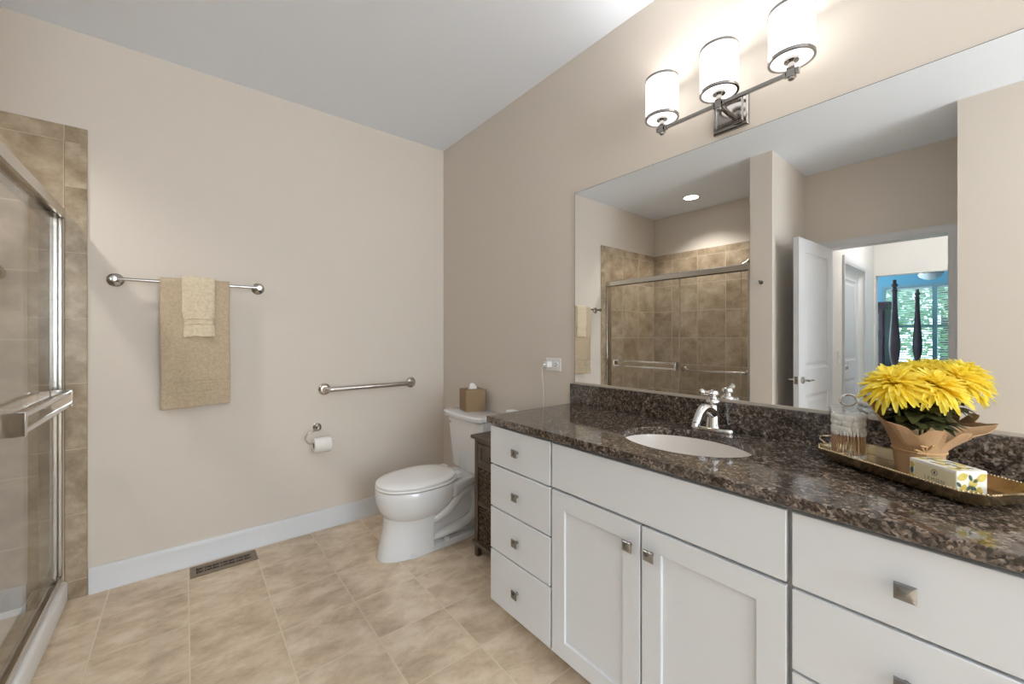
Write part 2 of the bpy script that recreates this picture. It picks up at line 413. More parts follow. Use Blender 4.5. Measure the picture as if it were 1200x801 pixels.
struct(t4.build('trim_3', M['tile_top_y'], smooth=False), 'top course of tan tiles on the long shower wall')
t5 = B(); t5.box(SX, EX - .02, 1.355, 1.365, 0, 2.273)
struct(t5.build('wall_shower_near', M['tile_xz'], smooth=False), 'tan stone-look tiles on the shower end wall')

def baseboard(name, p0, p1, nrm, label):
    """profile extruded from p0 to p1; nrm points into the room"""
    prof = [(0, 0), (.018, 0), (.018, .010), (.0125, .019), (.0125, .104), (.0105, .110), (.007, .126), (0, .126)]
    p0, p1, nrm = Vector(p0), Vector(p1), Vector(nrm)
    b = B().loft([[p + nrm * d + Vector((0, 0, z)) for d, z in prof] for p in (p0, p1)])
    return struct(b.build(name, M['trim']), label)
baseboard('baseboard_back', (-.365, YB, 0), (XW, YB, 0), (0, -1, 0), 'white baseboard along the wall under the towel bar')
baseboard('baseboard_right', (XW, 1.475, 0), (XW, YB - .02, 0), (-1, 0, 0), 'white baseboard behind the toilet')
baseboard('baseboard_left', (-.56, -4.06, 0), (-.56, .211, 0), (1, 0, 0), 'white baseboard of the wall beside the doorway')

# ------------------------------------------------------------------ doorway, hall, bedroom (seen in the mirror)
def casing(name, x, y0, y1, ztop, side, label, w=.062):
    """moulded door casing on the plane x, on its +x side (side=1)"""
    b = B()
    def strip(pa, pb, out):
        pa, pb, out = Vector(pa), Vector(pb), Vector(out)
        prof = [(0, 0), (0, .010), (.012, .010), (.018, .015), (.045, .019), (w, .019), (w, 0)]
        A = lambda p, k: [p + out * (d + 0) * 1 + out * 0 + Vector((side * h, 0, 0)) for d, h in prof]
        return A(pa, 0), A(pb, 0)
    prof = [(0, 0), (0, .010), (.012, .010), (.018, .015), (.045, .019), (w, .019), (w, 0)]
    secs = []
    secs.append([Vector((x + side * h, y0 - d, 0)) for d, h in prof])
    secs.append([Vector((x + side * h, y0 - d, ztop + d)) for d, h in prof])
    secs.append([Vector((x + side * h, y1 + d, ztop + d)) for d, h in prof])
    secs.append([Vector((x + side * h, y1 + d, 0)) for d, h in prof])
    b.loft(secs)
    return struct(b.build(name, M['trim']), label)
casing('trim_4', NX, .297, 1.03, 2.04, 1, 'white moulded casing around the open doorway')
jb = B().prism([(NX + .002, y, z) for y, z in ((.277, 0), (.297, 0), (.297, 2.04), (1.03, 2.04), (1.03, 0), (1.05, 0), (1.05, 2.06), (.277, 2.06))], (-.127, 0, 0))
struct(jb.build('trim_5', M['trim'], smooth=False), 'white jamb lining the open doorway')

def panelled(b, o, u, v, w, W_, T, H_, panels, back=True, z0=0.0):
    """one continuous slab with recessed panels; panels: (a0, a1, lo, hi, [(inset, depth), ...])"""
    o, u, v, w = Vector(o), Vector(u).normalized(), Vector(v).normalized(), Vector(w).normalized()
    xs = sorted({0.0, W_, *[p[0] for p in panels], *[p[1] for p in panels]}); zs = sorted({z0, H_, *[p[2] for p in panels], *[p[3] for p in panels]})
    V = {}
    def vt(x, z, side):
        k = (round(x, 5), round(z, 5), side)
        if k not in V: V[k] = b.b.verts.new(o + u * x + w * z + v * (T if side else 0))
        return V[k]
    for side in (0, 1):
        for x0_, x1_ in zip(xs, xs[1:]):
            for z0_, z1_ in zip(zs, zs[1:]):
                q = [vt(x0_, z0_, side), vt(x1_, z0_, side), vt(x1_, z1_, side), vt(x0_, z1_, side)]
                pn = [p for p in panels if abs(p[0] - x0_) < 1e-6 and abs(p[1] - x1_) < 1e-6 and abs(p[2] - z0_) < 1e-6 and abs(p[3] - z1_) < 1e-6]
                if pn and (side == 0 or back):
                    for ins, dep in pn[0][4]:
                        d = dep if side == 0 else T - dep
                        r = [b.b.verts.new(o + u * x + w * z + v * d) for x, z in ((x0_ + ins, z0_ + ins), (x1_ - ins, z0_ + ins), (x1_ - ins, z1_ - ins), (x0_ + ins, z1_ - ins))]
                        for i in range(4): b.b.faces.new((q[i], q[(i + 1) % 4], r[(i + 1) % 4], r[i]))
                        q = r
                b.b.faces.new(q)
    for a, c_ in zip(xs, xs[1:]):
        for z in (z0, H_): b.b.faces.new((vt(a, z, 0), vt(c_, z, 0), vt(c_, z, 1), vt(a, z, 1)))
    for a, c_ in zip(zs, zs[1:]):
        for x in (0.0, W_): b.b.faces.new((vt(x, a, 0), vt(x, c_, 0), vt(x, c_, 1), vt(x, a, 1)))
    return b
def panel_door(name, o, u, v, width, height, thick, panels, label):
    """o hinge corner on the floor, u along the leaf, v across its thickness"""
    st = [(.004, .006), (.022, .010), (.030, .010), (.055, .004)]
    b = panelled(B(), o, u, v, (0, 0, 1), width, thick, height, [(*p, st) for p in panels], z0=.01)
    return struct(b.build(name, M['trim'], smooth=False), label)
hx = Vector((-1.225, 1.022, 0)); du = Vector((-.448 + 1.225, 1.060 - 1.022, 0)).normalized(); dv = Vector((-du.y, du.x, 0))
door = panel_door('door_1', hx, du, -dv, .765, 2.03, .036, [(.115, .63, .20, .80), (.115, .63, 1.005, 1.925)], 'white two-panel door standing open beside the shower, in the mirror')
hp = hx + du * .703 + Vector((0, 0, .925))
for sd, q in ((-1, -dv * .036), (1, Vector((0, 0, 0)))):
    n = dv * (1 if sd > 0 else -1)
    hd_ = B().lathe([(.027, 0), (.027, .010), (.024, .012), (.009, .013), (.009, .05)], hp + q, n, 24).build('door_handle', M['nickel'], door)
    B().tube([hp + q + n * .047 + du * .008, hp + q + n * .05 - du * .03, hp + q + n * .046 - du * .075, hp + q + n * .043 - du * .115 + Vector((0, 0, -.006))], [.009, .0085, .008, .006], 12).build('lever', M['nickel'], hd_)
B().obox(hx + du * .765 + Vector((0, 0, .925)), du, -dv, (0, 0, 1), -.001, .0015, .007, .029, -.03, .03).build('latch_plate', M['nickel'], door)

# hall
HY = 1.062; HXE = -3.40
struct(B().box(HXE - 4, NX - .12, -2.2, 3.2, -.12, -.002).build('floor_hall', M['carpet'], smooth=False), 'carpeted floor of the hall and the bedroom')
hw = B().prism([(x, HY, z) for x, z in ((HXE, 0), (-2.90, 0), (-2.90, 2.02), (-1.97, 2.02), (-1.97, 0), (NX - .12, 0), (NX - .12, H), (HXE, H))], (0, .12, 0))
struct(hw.build('wall_hall_left', M['wall_cream'], smooth=False), 'pale hall wall with a door, seen through the doorway')
struct(B().box(HXE, NX - .12, -.12, 0.0, 0, H).build('wall_hall_right', M['wall_cream'], smooth=False), 'pale hall wall opposite the hall door')
he = B().prism([(HXE, y, z) for y, z in ((-2.2, 0), (.10, 0), (.10, 2.005), (1.045, 2.005), (1.045, 0), (3.2, 0), (3.2, H), (-2.2, H))], (-.12, 0, 0))
struct(he.build('wall_hall_end', M['wall_cream'], smooth=False), 'pale wall above the opening to the bedroom')
struct(B().box(HXE, NX - .12, -.12, HY + .12, H, H + .12).build('ceiling_hall', M['ceiling'], smooth=False), 'white ceiling of the hall')
d2 = panel_door('door_2', (-2.885, HY + .055, 0), (1, 0, 0), (0, 1, 0), .90, 2.005, .036, [(.12, .78, .20, .80), (.12, .78, 1.0, 1.88)], 'white closed panel door in the hall wall')
kb = B(); kb.lathe([(.026, 0), (.026, .008), (.011, .012), (.011, .035), (.026, .045), (.029, .06), (.02, .072), (.001, .075)], (-2.04, HY + .055, .95), (0, -1, 0)); kb.build('door_handle', M['nickel'], d2)
cb2 = B(); prof = [(0, 0), (0, .010), (.012, .010), (.018, .015), (.045, .019), (.075, .019), (.075, 0)]
cb2.loft([[Vector((-1.985 + d, HY - h, 0)) for d, h in prof], [Vector((-1.985 + d, HY - h, 2.005 + d)) for d, h in prof],
          [Vector((-2.885 - d, HY - h, 2.005 + d)) for d, h in prof], [Vector((-2.885 - d, HY - h, 0)) for d, h in prof]])
struct(cb2.build('trim_6', M['trim']), 'white casing around the hall door')
sw = thing('light_switch', 'white light switch on the pale hall wall before the hall door, in the mirror', 'switch', (-1.79, HY, 1.06))
B().box(-1.83, -1.75, HY - .006, HY, 1.0, 1.12).build('cover_plate', M['plastic'], sw, bevel=.002)
B().box(-1.80, -1.78, HY - .011, HY - .006, 1.035, 1.085).build('rocker', M['plastic'], sw, bevel=.001)
hl = thing('flush_ceiling_light', 'unseen round lit light added on the hall ceiling', 'ceiling light', (-2.3, .52, H))  # lamp out of view, added to brighten the hall
B().lathe([(.17, 0), (.17, -.025), (.15, -.03), (.001, -.03)], (-2.3, .52, H)).build('base', M['plastic'], hl)
B().lathe([(.15, -.03), (.145, -.06), (.10, -.085), (.001, -.095)], (-2.3, .52, H)).build('diffuser', emis('lit_hall_glass', (1, .985, .97, 1), 60), hl)

# bedroom
BX = -7.2
bw = B()
WY0, WY1, WZ0, WZ1 = .05, 1.56, .75, 2.22
bw = ringwall((-2.2, 0), (3.2, H), (WY0, WZ0), (WY1, WZ1), BX - .15, BX, 'x')
struct(bw.build('wall_bedroom_far', M['wall_blue'], smooth=False), 'blue bedroom wall around the window')
struct(ringwall((BX, 0), (HXE - .12, H), (-6.15, .8), (-4.45, 2.2), 3.05, 3.2, 'y').build('wall_bedroom_left', M['wall_blue'], smooth=False), 'blue bedroom side wall with an added unseen window')
w3 = struct(ringwall((-6.15, .8), (-4.45, 2.2), (-6.10, .85), (-4.50, 2.15), 3.08, 3.16, 'y').build('window_added_side', M['trim'], smooth=False), 'unseen bedroom window added in the side wall')  # window out of view, added to go with the bedroom fill light
B().box(-6.12, -4.48, 3.118, 3.122, .83, 2.17).build('pane', M['pane'], w3, smooth=False)
struct(B().box(BX, HXE - .12, -2.2, -2.05, 0, H).build('wall_bedroom_right', M['wall_blue'], smooth=False), 'blue bedroom side wall facing the added window')
struct(B().box(BX - .15, HXE - .12, -2.2, 3.2, H, H + .1).build('ceiling_bedroom', M['ceiling'], smooth=False), 'white ceiling of the bedroom')
mull = (.855, 1.372); M['teal'] = plain('teal_window_frame', (.30, .45, .50, 1), .4)
w1 = struct(ringwall((WY0, WZ0), (WY1, WZ1), (WY0 + .05, WZ0 + .05), (WY1 - .05, WZ1 - .05), BX - .10, BX + .02, 'x').build('window_1', M['teal'], smooth=False), 'bedroom window looking onto green trees')
for y in mull: B().box(BX - .10, BX + .02, y - .03, y + .03, WZ0 + .05, WZ1 - .05).build('mullion', M['teal'], w1, smooth=False)
for a, b_ in ((WY0 + .05, mull[0] - .03), (mull[0] + .03, mull[1] - .03), (mull[1] + .03, WY1 - .05)):
    B().box(BX - .09, BX - .05, a, b_, 1.43, 1.475).build('meeting_rail', M['teal'], w1, smooth=False)
for a, b_ in ((WY0 + .05, mull[0] - .03), (mull[0] + .03, mull[1] - .03), (mull[1] + .03, WY1 - .05)):
    B().box(BX - .08, BX - .076, a, b_, WZ0 + .05, WZ1 - .05).build('pane', M['pane'], w1, smooth=False)
for (a, b_), lb in zip(((WY0 + .055, mull[0] - .035), (mull[0] + .035, mull[1] - .035), (mull[1] + .035, WY1 - .055)),
                       ('wide slatted blind at the window behind the nearer bedpost', 'middle slatted blind between the two dark window posts', 'narrow slatted blind beside the dark wardrobe')):
    t = thing('window_blind', lb, 'blind', (BX - .02, (a + b_) / 2, WZ1 - .06), 'blinds of the bedroom window')
    B().box(BX - .045, BX - .005, a, b_, WZ1 - .09, WZ1 - .055).build('head_rail', M['blind'], t)
    s_ = B(); z = WZ1 - .115
    while z > WZ0 + .06:
        s_.obox((BX - .025, a, z), (math.cos(.55), 0, math.sin(.55)), (0, 1, 0), (-math.sin(.55), 0, math.cos(.55)), -.018, .018, 0, b_ - a, -.001, .001); z -= .042
    s_.build('slats', M['blind'], t, smooth=False)
def bedpost(b, x, y, top):
    pr = [(.045, 0), (.045, .45), (.05, .46), (.05, .72), (.055, .74), (.046, .77), (.060, .82), (.046, .86), (.040, .885), (.060, .95), (.074, 1.05), (.078, 1.14), (.074, 1.24), (.058, 1.42), (.045, 1.58), (.036, 1.75), (.033, 1.87), (.033, 1.885), (.042, 1.895), (.042, 1.91), (.030, 1.92), (.028, 1.95), (.046, 1.965), (.046, 1.985), (.028, 2.0), (.024, 2.015), (.027, 2.03), (.024, 2.05), (.001, 2.055)]
    k = top / 2.055
    b.lathe([(r * .76, z * k) for r, z in pr], (x, y, 0), seg=20)
bd = thing('four_poster_bed', 'dark wooden four-poster bed with tall turned posts in the blue bedroom', 'bed', (-5.3, .20, 0))
for x, y in ((-4.42, 1.012), (-6.24, .976), (-4.42, -.62), (-6.24, -.62)):
    b = B(); bedpost(b, x, y, 2.05); b.build('bedpost', M['cherry'], bd)
B().box(-6.26, -6.22, -.58, .94, .3, .86).build('headboard', M['cherry'], bd, bevel=.01)
for q in ((-6.2, -4.46, .92, .96, .25, .42), (-6.2, -4.46, -.60, -.56, .25, .42)): B().box(*q).build('bed_rail', M['cherry'], bd, bevel=.005)
B().box(-4.44, -4.40, -.58, .97, .25, .75).build('footboard', M['cherry'], bd, bevel=.005)
B().box(-6.2, -4.47, -.55, .91, .22, .68).build('mattress', M['linen'], bd, bevel=.05, bseg=3)
ar = thing('armoire', 'tall dark wooden wardrobe with a cornice at the left of the bedroom window', 'wardrobe', (-6.3, 1.72, 0))
ax0, ax1, ay0, ay1 = -6.6, -6.0, 1.345, 2.15
B().box(ax0, ax1, ay0, ay1, .06, 1.74).build('carcass', M['cherry'], ar, bevel=.006)
B().loft([[(ax0 - d * 0, ay0 - d, z), (ax1 + d, ay0 - d, z), (ax1 + d, ay1 + d, z), (ax0, ay1 + d, z)] for d, z in ((0, 1.74), (.02, 1.76), (.03, 1.79), (.065, 1.82), (.07, 1.85))]).build('cornice', M['cherry'], ar)
for k in range(2):
    y0 = ay0 + .02 + k * .385
    for z0, z1 in ((.12, 1.28), (1.31, 1.70)):
        b = panelled(B(), (ax1 + .02, y0, z0), (0, 1, 0), (-1, 0, 0), (0, 0, 1), .375, .02, z1 - z0, [(.05, .325, .05, z1 - z0 - .05, [(.008, .008), (.02, .008), (.04, .003)])], back=False)
        b.build('door', M['cherry'], ar, bevel=.004)
B().box(ax0 + .02, ax1 - .02, ay0 + .02, ay1 - .02, 0, .06).build('plinth', M['cherry'], ar)
dl = thing('dome_ceiling_lamp', 'frosted dome lamp hanging from the bedroom ceiling, high in the doorway reflection', 'lamp', (-5.9, .80, H))
B().lathe([(.06, H), (.055, H - .03), (.012, H - .04), (.012, 2.312), (.02, 2.31), (.15, 2.265), (.155, 2.255), (.15, 2.245)], (-5.9, .80, 0)).build('rod', M['nickel'], dl)
B().lathe([(.145, 2.25), (.12, 2.20), (.06, 2.165), (.001, 2.155)], (-5.9, .80, 0)).build('dome', M['frost'], dl)

# garden beyond the bedroom window
struct(B().box(-30, BX - .2, -14, 16, -.4, -.2).build('floor_garden', M['lawn'], smooth=False), 'green lawn outside the bedroom window')
def tree(x, y, h, rad, n, label):
    t = thing('garden_tree', label, 'tree', (x, y, -.2))
    B().tube([(x, y, -.2), (x + .05, y, h * .4), (x - .05, y + .1, h * .8)], [.14, .10, .04], 10).build('trunk', M['bark'], t)
    b = B(); rnd = random.Random(int(x * 100 + y * 7))
    for _ in range(n):
        while True:
            p = Vector((rnd.uniform(-1, 1), rnd.uniform(-1, 1), rnd.uniform(-1, 1)))
            if .35 < p.length < 1: break
        c = Vector((x, y, h * .56)) + Vector((p.x * rad, p.y * rad, p.z * h * .5))
        d = Vector((rnd.gauss(0, 1), rnd.gauss(0, 1), rnd.gauss(0, 1))).normalized(); e = d.orthogonal().normalized() * rnd.uniform(.05, .09); d *= rnd.uniform(.09, .16)
        b.face([c - d, c + e, c + d, c - e])
    b.build('foliage', M['bush'], t, smooth=False, recalc=False)
tree(-10.6, 2.9, 4.2, 1.45, 1500, 'leafy green tree outside the bedroom window, behind the wardrobe side')
tree(-14.2, 1.2, 5.4, 1.9, 2000, 'leafy green tree in the middle of the bedroom window')
tree(-10.8, -.75, 4.4, 1.6, 1600, 'leafy green tree outside, at the right of the bedroom window')

# ------------------------------------------------------------------ vanity
FX = 1.060                      # plane of the drawer fronts
def knob(parent, y, z):
    def ring(x, r, sq):
        out = []
        for k in range(16):
            a = 2 * PI * k / 16 + PI / 4; ca, sa_ = math.cos(a), math.sin(a); m_ = max(abs(ca), abs(sa_)); f = (1 - sq) + sq / m_
            out.append((x, y + ca * r * f, z + sa_ * r * f))
        return out
    B().loft([ring(FX, .0065, 0), ring(FX - .004, .0055, 0), ring(FX - .013, .0055, 0), ring(FX - .016, .011, .6), ring(FX - .017, .0145, 1), ring(FX - .0185, .0158, 1), ring(FX - .022, .0158, 1), ring(FX - .0235, .0145, 1), ring(FX - .0285, .005, 1), ring(FX - .029, .002, 1)]).build('knob', M['pewter'], parent)
def slab(name, parent, y0, y1, z0, z1):
    return B().box(FX, FX + .019, y0, y1, z0, z1).build(name, M['cab'], parent, bevel=.0022)
def shaker(parent, y0, y1, z0, z1, w=.062):
    b = panelled(B(), (FX, y0, z0), (0, 1, 0), (1, 0, 0), (0, 0, 1), y1 - y0, .019, z1 - z0, [(w, y1 - y0 - w, w, z1 - z0 - w, [(.0012, .0085)])], back=False)
    return b.build('door', M['cab'], parent, bevel=.0012)
def bits(parent, mat, *items, bevel=0):
    for nm, *bx in items: B().box(*bx).build(nm, mat, parent, smooth=bevel > 0, bevel=bevel)
def body(parent, y0, y1):
    t = .016; x0 = FX + .0195; x1 = XW - .002; z0, z1 = .092, .880
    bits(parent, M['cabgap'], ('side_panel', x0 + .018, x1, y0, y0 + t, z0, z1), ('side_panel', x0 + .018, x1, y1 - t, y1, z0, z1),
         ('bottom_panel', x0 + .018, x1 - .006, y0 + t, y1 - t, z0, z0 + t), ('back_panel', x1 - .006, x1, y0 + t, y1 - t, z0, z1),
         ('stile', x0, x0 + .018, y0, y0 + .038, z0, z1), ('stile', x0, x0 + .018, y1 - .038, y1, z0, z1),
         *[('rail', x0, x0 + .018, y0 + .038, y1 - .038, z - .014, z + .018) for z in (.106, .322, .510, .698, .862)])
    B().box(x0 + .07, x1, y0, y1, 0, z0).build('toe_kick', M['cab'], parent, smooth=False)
ZS = ((.703, .868), (.516, .696), (.329, .509), (.097, .322))
c1 = thing('drawer_cabinet', 'white vanity cabinet of four stacked drawers next to the toilet', 'cabinet', (1.33, 1.27, 0), 'vanity cabinets under the granite top')
body(c1, 1.079, 1.462)
for z0, z1 in ZS: knob(slab('drawer', c1, 1.084, 1.460, z0, z1), 1.273, (z0 + z1) / 2)
c2 = thing('sink_cabinet', 'white vanity cabinet with two shaker doors below the sink', 'cabinet', (1.33, .696, 0), 'vanity cabinets under the granite top')
body(c2, .315, 1.0785)
slab('false_front', c2, .321, 1.073, .705, .868)
knob(shaker(c2, .7005, 1.073, .097, .696), .733, .627); knob(shaker(c2, .321, .6935, .097, .696), .660, .627)
c3 = thing('drawer_cabinet', 'white vanity drawer cabinet at the right edge, below the flowers and tray', 'cabinet', (1.33, .13, 0), 'vanity cabinets under the granite top')
body(c3, -.065, .3145)
for z0, z1 in ZS: knob(slab('drawer', c3, -.062, .310, z0, z1), .124, (z0 + z1) / 2)

# countertop with an oval cut-out
SC, SA, SB = (1.318, .70), .165, .215
ct = thing('countertop', 'polished dark brown granite vanity top with an oval sink cut-out', 'countertop', (1.32, .70, .882))
cx0, cx1, cy0, cy1 = 1.0435, XW - .001, -.078, 1.4702
angs = set(2 * PI * k / 72 for k in range(72))
for x in (cx0, cx1):
    for y in (cy0, cy1): angs.add(math.atan2(y - SC[1], x - SC[0]) % (2 * PI))
angs = sorted(angs)
def rectpt(a):
    dx, dy = math.cos(a), math.sin(a); t = 1e9
    if dx > 1e-9: t = min(t, (cx1 - SC[0]) / dx)
    if dx < -1e-9: t = min(t, (cx0 - SC[0]) / dx)
    if dy > 1e-9: t = min(t, (cy1 - SC[1]) / dy)
    if dy < -1e-9: t = min(t, (cy0 - SC[1]) / dy)
    return SC[0] + dx * t, SC[1] + dy * t
def ellpt(a, sa=SA, sb=SB):
    dx, dy = math.cos(a), math.sin(a); t = 1 / math.sqrt((dx / sa) ** 2 + (dy / sb) ** 2)
    return SC[0] + dx * t, SC[1] + dy * t
b = B(); r_ot, r_it, r_ib, r_ob = ([b.b.verts.new((*f(a), z)) for a in angs] for f, z in ((rectpt, .910), (ellpt, .910), (ellpt, .882), (rectpt, .882)))
n = len(angs)
for i in range(n):
    j = (i + 1) % n
    for A_, B_ in ((r_ot, r_it), (r_it, r_ib), (r_ib, r_ob), (r_ob, r_ot)):
        b.b.faces.new((A_[i], A_[j], B_[j], B_[i]))
b.build('slab', M['granite'], ct, bevel=.0025)
B().box(XW - .021, XW - .001, cy0, cy1, .9102, 1.0142).build('backsplash', M['granite'], ct, bevel=.0015)
# undermount sink
sk = thing('oval_sink', 'white oval undermount sink set below the granite top', 'sink', (SC[0], SC[1], .73))
b = B(); secs = []
for k, z in ((1.06, .8815), (1.0, .8815), (.985, .86), (.95, .82), (.88, .775), (.74, .745), (.45, .735), (.12, .733)):
    secs.append([Vector((*ellpt(2 * PI * i / 56, SA * k + .004, SB * k + .004), z)) for i in range(56)])
b.loft(secs, cap=False); 
b.build('basin', M['sinkw'], sk, solid=.006)
B().lathe([(.022, .734), (.024, .737), (.018, .739), (.012, .735), (.001, .735)], (SC[0], SC[1], 0)).build('drain', M['chrome'], sk)

# faucet
fc = thing('faucet', 'chrome single-lever faucet on the granite behind the sink', 'faucet', (1.538, .703, .910))
fx, fy = 1.538, .703
b = B(); secs = []
for s_, z in ((.98, .910), (1.0, .913), (1.0, .920), (.9, .9245), (.6, .926)):
    ring = []
    for k in range(40):
        a = 2 * PI * k / 40; ca, sa_ = math.cos(a), math.sin(a)
        ring.append((fx + .027 * s_ * math.copysign(abs(ca) ** .8, ca), fy + .076 * (.5 + .5 * s_) * math.copysign(abs(sa_) ** .7, sa_), z))
    secs.append(ring)
b.loft(secs); b.build('base_plate', M['chrome'], fc)
b = B(); b.lathe([(.027, .924), (.026, .93), (.0235, .95), (.021, .975), (.018, .998), (.015, 1.006), (.001, 1.007)], (fx, fy, 0))
b.build('body', M['chrome'], fc)
b = B(); pth = []; rr = []
for i in range(15):
    t = i / 14; pth.append((fx - .005 - .125 * t ** .9, fy, .965 + .040 * math.sin(PI * min(1, t * 1.02) * .62 + .25) - .052 * max(0, t - .45) ** 1.25 / .55)); rr.append(.021 - .0075 * t)
b.tube(pth, rr, 16); e = Vector(pth[-1]); spt = b.build('spout', M['chrome'], fc)
B().cyl(e, e + Vector((-.006, 0, -.010)), .0125, .012, 16).build('aerator', M['chrome'], spt)
b = B(); b.lathe([(.014, 1.004), (.015, 1.010), (.024, 1.014), (.025, 1.020), (.022, 1.026), (.014, 1.031), (.013, 1.038), (.0195, 1.044), (.0205, 1.052), (.016, 1.060), (.006, 1.063), (.001, 1.0635)], (fx, fy, 0))
b.build('cartridge_cap', M['chrome'], fc)
b = B(); b.tube([(fx - .012, fy, 1.049), (fx - .030, fy + .004, 1.052), (fx - .050, fy + .007, 1.057), (fx - .068, fy + .01, 1.060), (fx - .076, fy + .011, 1.060)], [.007, .0065, .009, .0115, .004], 14)
b.build('lever', M['chrome'], fc)

# mirror
mr = B().box(XW - .006, XW - .0005, -.076, 1.4478, 1.0146, 2.0165).build('wall_mirror', M['mirror'], smooth=False, org=(XW - .003, .69, 1.0146))
tag(mr, 'large frameless rectangular mirror on the wall above the vanity', 'mirror')
B().prism([(XW - .0062, y, z) for y, z in ((1.4478, 1.0146), (1.4494, 1.0146), (1.4494, 2.018), (-.076, 2.018), (-.076, 2.0165), (1.4478, 2.0165))], (.0057, 0, 0)).build('edge', M['mirror_edge'], mr, smooth=False)

B().box(XW - .0105, XW - .0062, -.076, 1.4478, 1.0147, 1.0245).build('bottom_channel', M['channel'], mr, smooth=False)

# vanity light
vl = thing('vanity_light', 'chrome three-lamp vanity light with lit white drum shades above the mirror', 'wall light', (XW, .664, 2.10))
ly, lx, lz = .664, 1.50, 2.100
R = lambda x, s: [(x, ly - s, lz - s), (x, ly + s, lz - s), (x, ly + s, lz + s), (x, ly - s, lz + s)]
B().loft([R(XW, .063), R(XW - .012, .063), R(XW - .018, .058), R(XW - .018, .048), R(XW - .024, .044)]).build('back_plate', M['fixture'], vl, bevel=.001)
b = B(); b.cyl((XW - .022, ly, lz - .005), (lx, ly, lz), .009, seg=14); b.build('arm', M['fixture'], vl)
cb_ = B().obox((lx, ly, lz), (1, 0, 0), (0, 1, 0), (0, 0, 1), -.006, .006, -.232, .232, -.006, .006).build('crossbar', M['fixture'], vl, bevel=.001)
for k in (-1, 0, 1):
    yy = ly + k * .2245
    Sq = lambda y, a, lo, hi: [(lx - a, y, lz + lo), (lx + a, y, lz + lo), (lx + a, y, lz + hi), (lx - a, y, lz + hi)]
    B().loft([Sq(yy - .021, .008, -.008, .008), Sq(yy - .015, .008, -.008, .008), Sq(yy - .0149, .006, -.007, .007), Sq(yy - .0112, .006, -.007, .007), Sq(yy - .011, .011, -.014, .016),
              Sq(yy + .011, .011, -.014, .016), Sq(yy + .0112, .006, -.007, .007), Sq(yy + .0149, .006, -.007, .007), Sq(yy + .015, .008, -.008, .008), Sq(yy + .021, .008, -.008, .008)]).build('bar_joint', M['fixture'], vl, smooth=False)
    B().lathe([(.0095, lz - .0141), (.0095, lz - .021), (.005, lz - .024)], (lx, yy, 0), seg=16).build('finial', M['fixture'], vl)
for k in (1, 0, -1):
    yy = ly + k * .2245; z0, z1 = 2.142, 2.297; r = .0625
    b = B(); b.lathe([(.020, z0 + .001), (r, z0 + .001), (r, z1), (r - .004, z1), (r - .004, z0 + .006), (.020, z0 + .006)], (lx, yy, 0), seg=40)
    sh = b.build('lamp_shade', M['shade'], vl)
    for z in (z0, z1 - .003):
        B().lathe([(r - .0055, z - .003), (r + .0022, z - .003), (r + .0022, z + .006), (r, z + .006), (r, z + .0005), (r - .0055, z + .0005), (r - .0055, z - .003)], (lx, yy, 0), seg=40, cap=False).build('shade_ring', M['fixture'], sh)
    B().lathe([(.010, lz + .014), (.010, z0 - .010), (.021, z0 - .006), (.022, z0 + .012), (.018, z0 + .03), (.001, z0 + .031)], (lx, yy, 0), seg=24).build('socket_cup', M['fixture'], sh)
    bl_ = bpy.data.lights.new('vanity_bulb', 'POINT'); bl_.energy = 3.4; bl_.shadow_soft_size = .022; bl_.color = (1, .95, .89)
    bo_ = bpy.data.objects.new('vanity_bulb', bl_); C.objects.link(bo_); bo_.location = (lx, yy, z0 + .075)

# ------------------------------------------------------------------ shower
GX = -.466
sp = thing('shower_pan', 'white shower base with a raised curb along the glass doors', 'shower base', (-.93, 2.1, 0))
b = B(); x0, x1 = SX + .013, -.434; y0, y1 = 1.365, YB - .0105
b.loft([[(x1, y, 0), (x1, y, .085), (x1 - .008, y, .097), (x1 - .10, y, .097), (x1 - .115, y, .085), (x1 - .13, y, .03), (x0 + .08, y, .018), (x0 + .02, y, .06), (x0, y, .06), (x0, y, 0)] for y in (y0, y1)])
b.build('base', M['acrylic'], sp, bevel=.006)
sd = thing('shower_door', 'sliding glass shower doors in a satin nickel frame with a double towel bar', 'shower door', (-.49, 2.1, .097))
def rails(b, x0, x1, y0, y1, z0, z1): b.box(x0, x1, y0, y1, z0, z1)
b = B(); b.loft([[(-.442, y, 1.822), (-.442, y, 1.866), (-.450, y, 1.874), (-.525, y, 1.874), (-.528, y, 1.868), (-.528, y, 1.822), (-.520, y, 1.822), (-.520, y, 1.850), (-.452, y, 1.850), (-.452, y, 1.822)] for y in (1.3655, YB - .011)])
b.build('header', M['steel'], sd, smooth=False)
b = B(); b.loft([[(-.452, y, .0975), (-.452, y, .125), (-.456, y, .128), (-.460, y, .112), (-.488, y, .112), (-.488, y, .128), (-.492, y, .128), (-.492, y, .112), (-.520, y, .112), (-.524, y, .128), (-.528, y, .0975)] for y in (1.3655, YB - .011)])
b.build('bottom_track', M['steel'], sd, smooth=False)
b = B(); b.box(-.525, -.450, YB - .029, YB - .0112, .128, 1.822); b.build('wall_jamb', M['steel'], sd, bevel=.003)
b = B(); b.box(-.525, -.450, 1.3652, 1.385, .128, 1.822); b.build('wall_jamb', M['steel'], sd, bevel=.003)
def panel(x, y0, y1):
    g = B().box(x - .003, x + .003, y0, y1, .128, 1.835).build('glass_panel', M['glass'], sd, smooth=False)
    for y in (y0, y1): B().box(x - .0042, x + .0042, y - .0018, y + .0018, .126, 1.835).build('edge_strip', M['steel'], g, smooth=False)
    return g
g1 = panel(GX - .002, 1.985, 2.80)
g2 = panel(GX - .042, 1.455, 2.015)
tx = GX - .002; bx = -.404
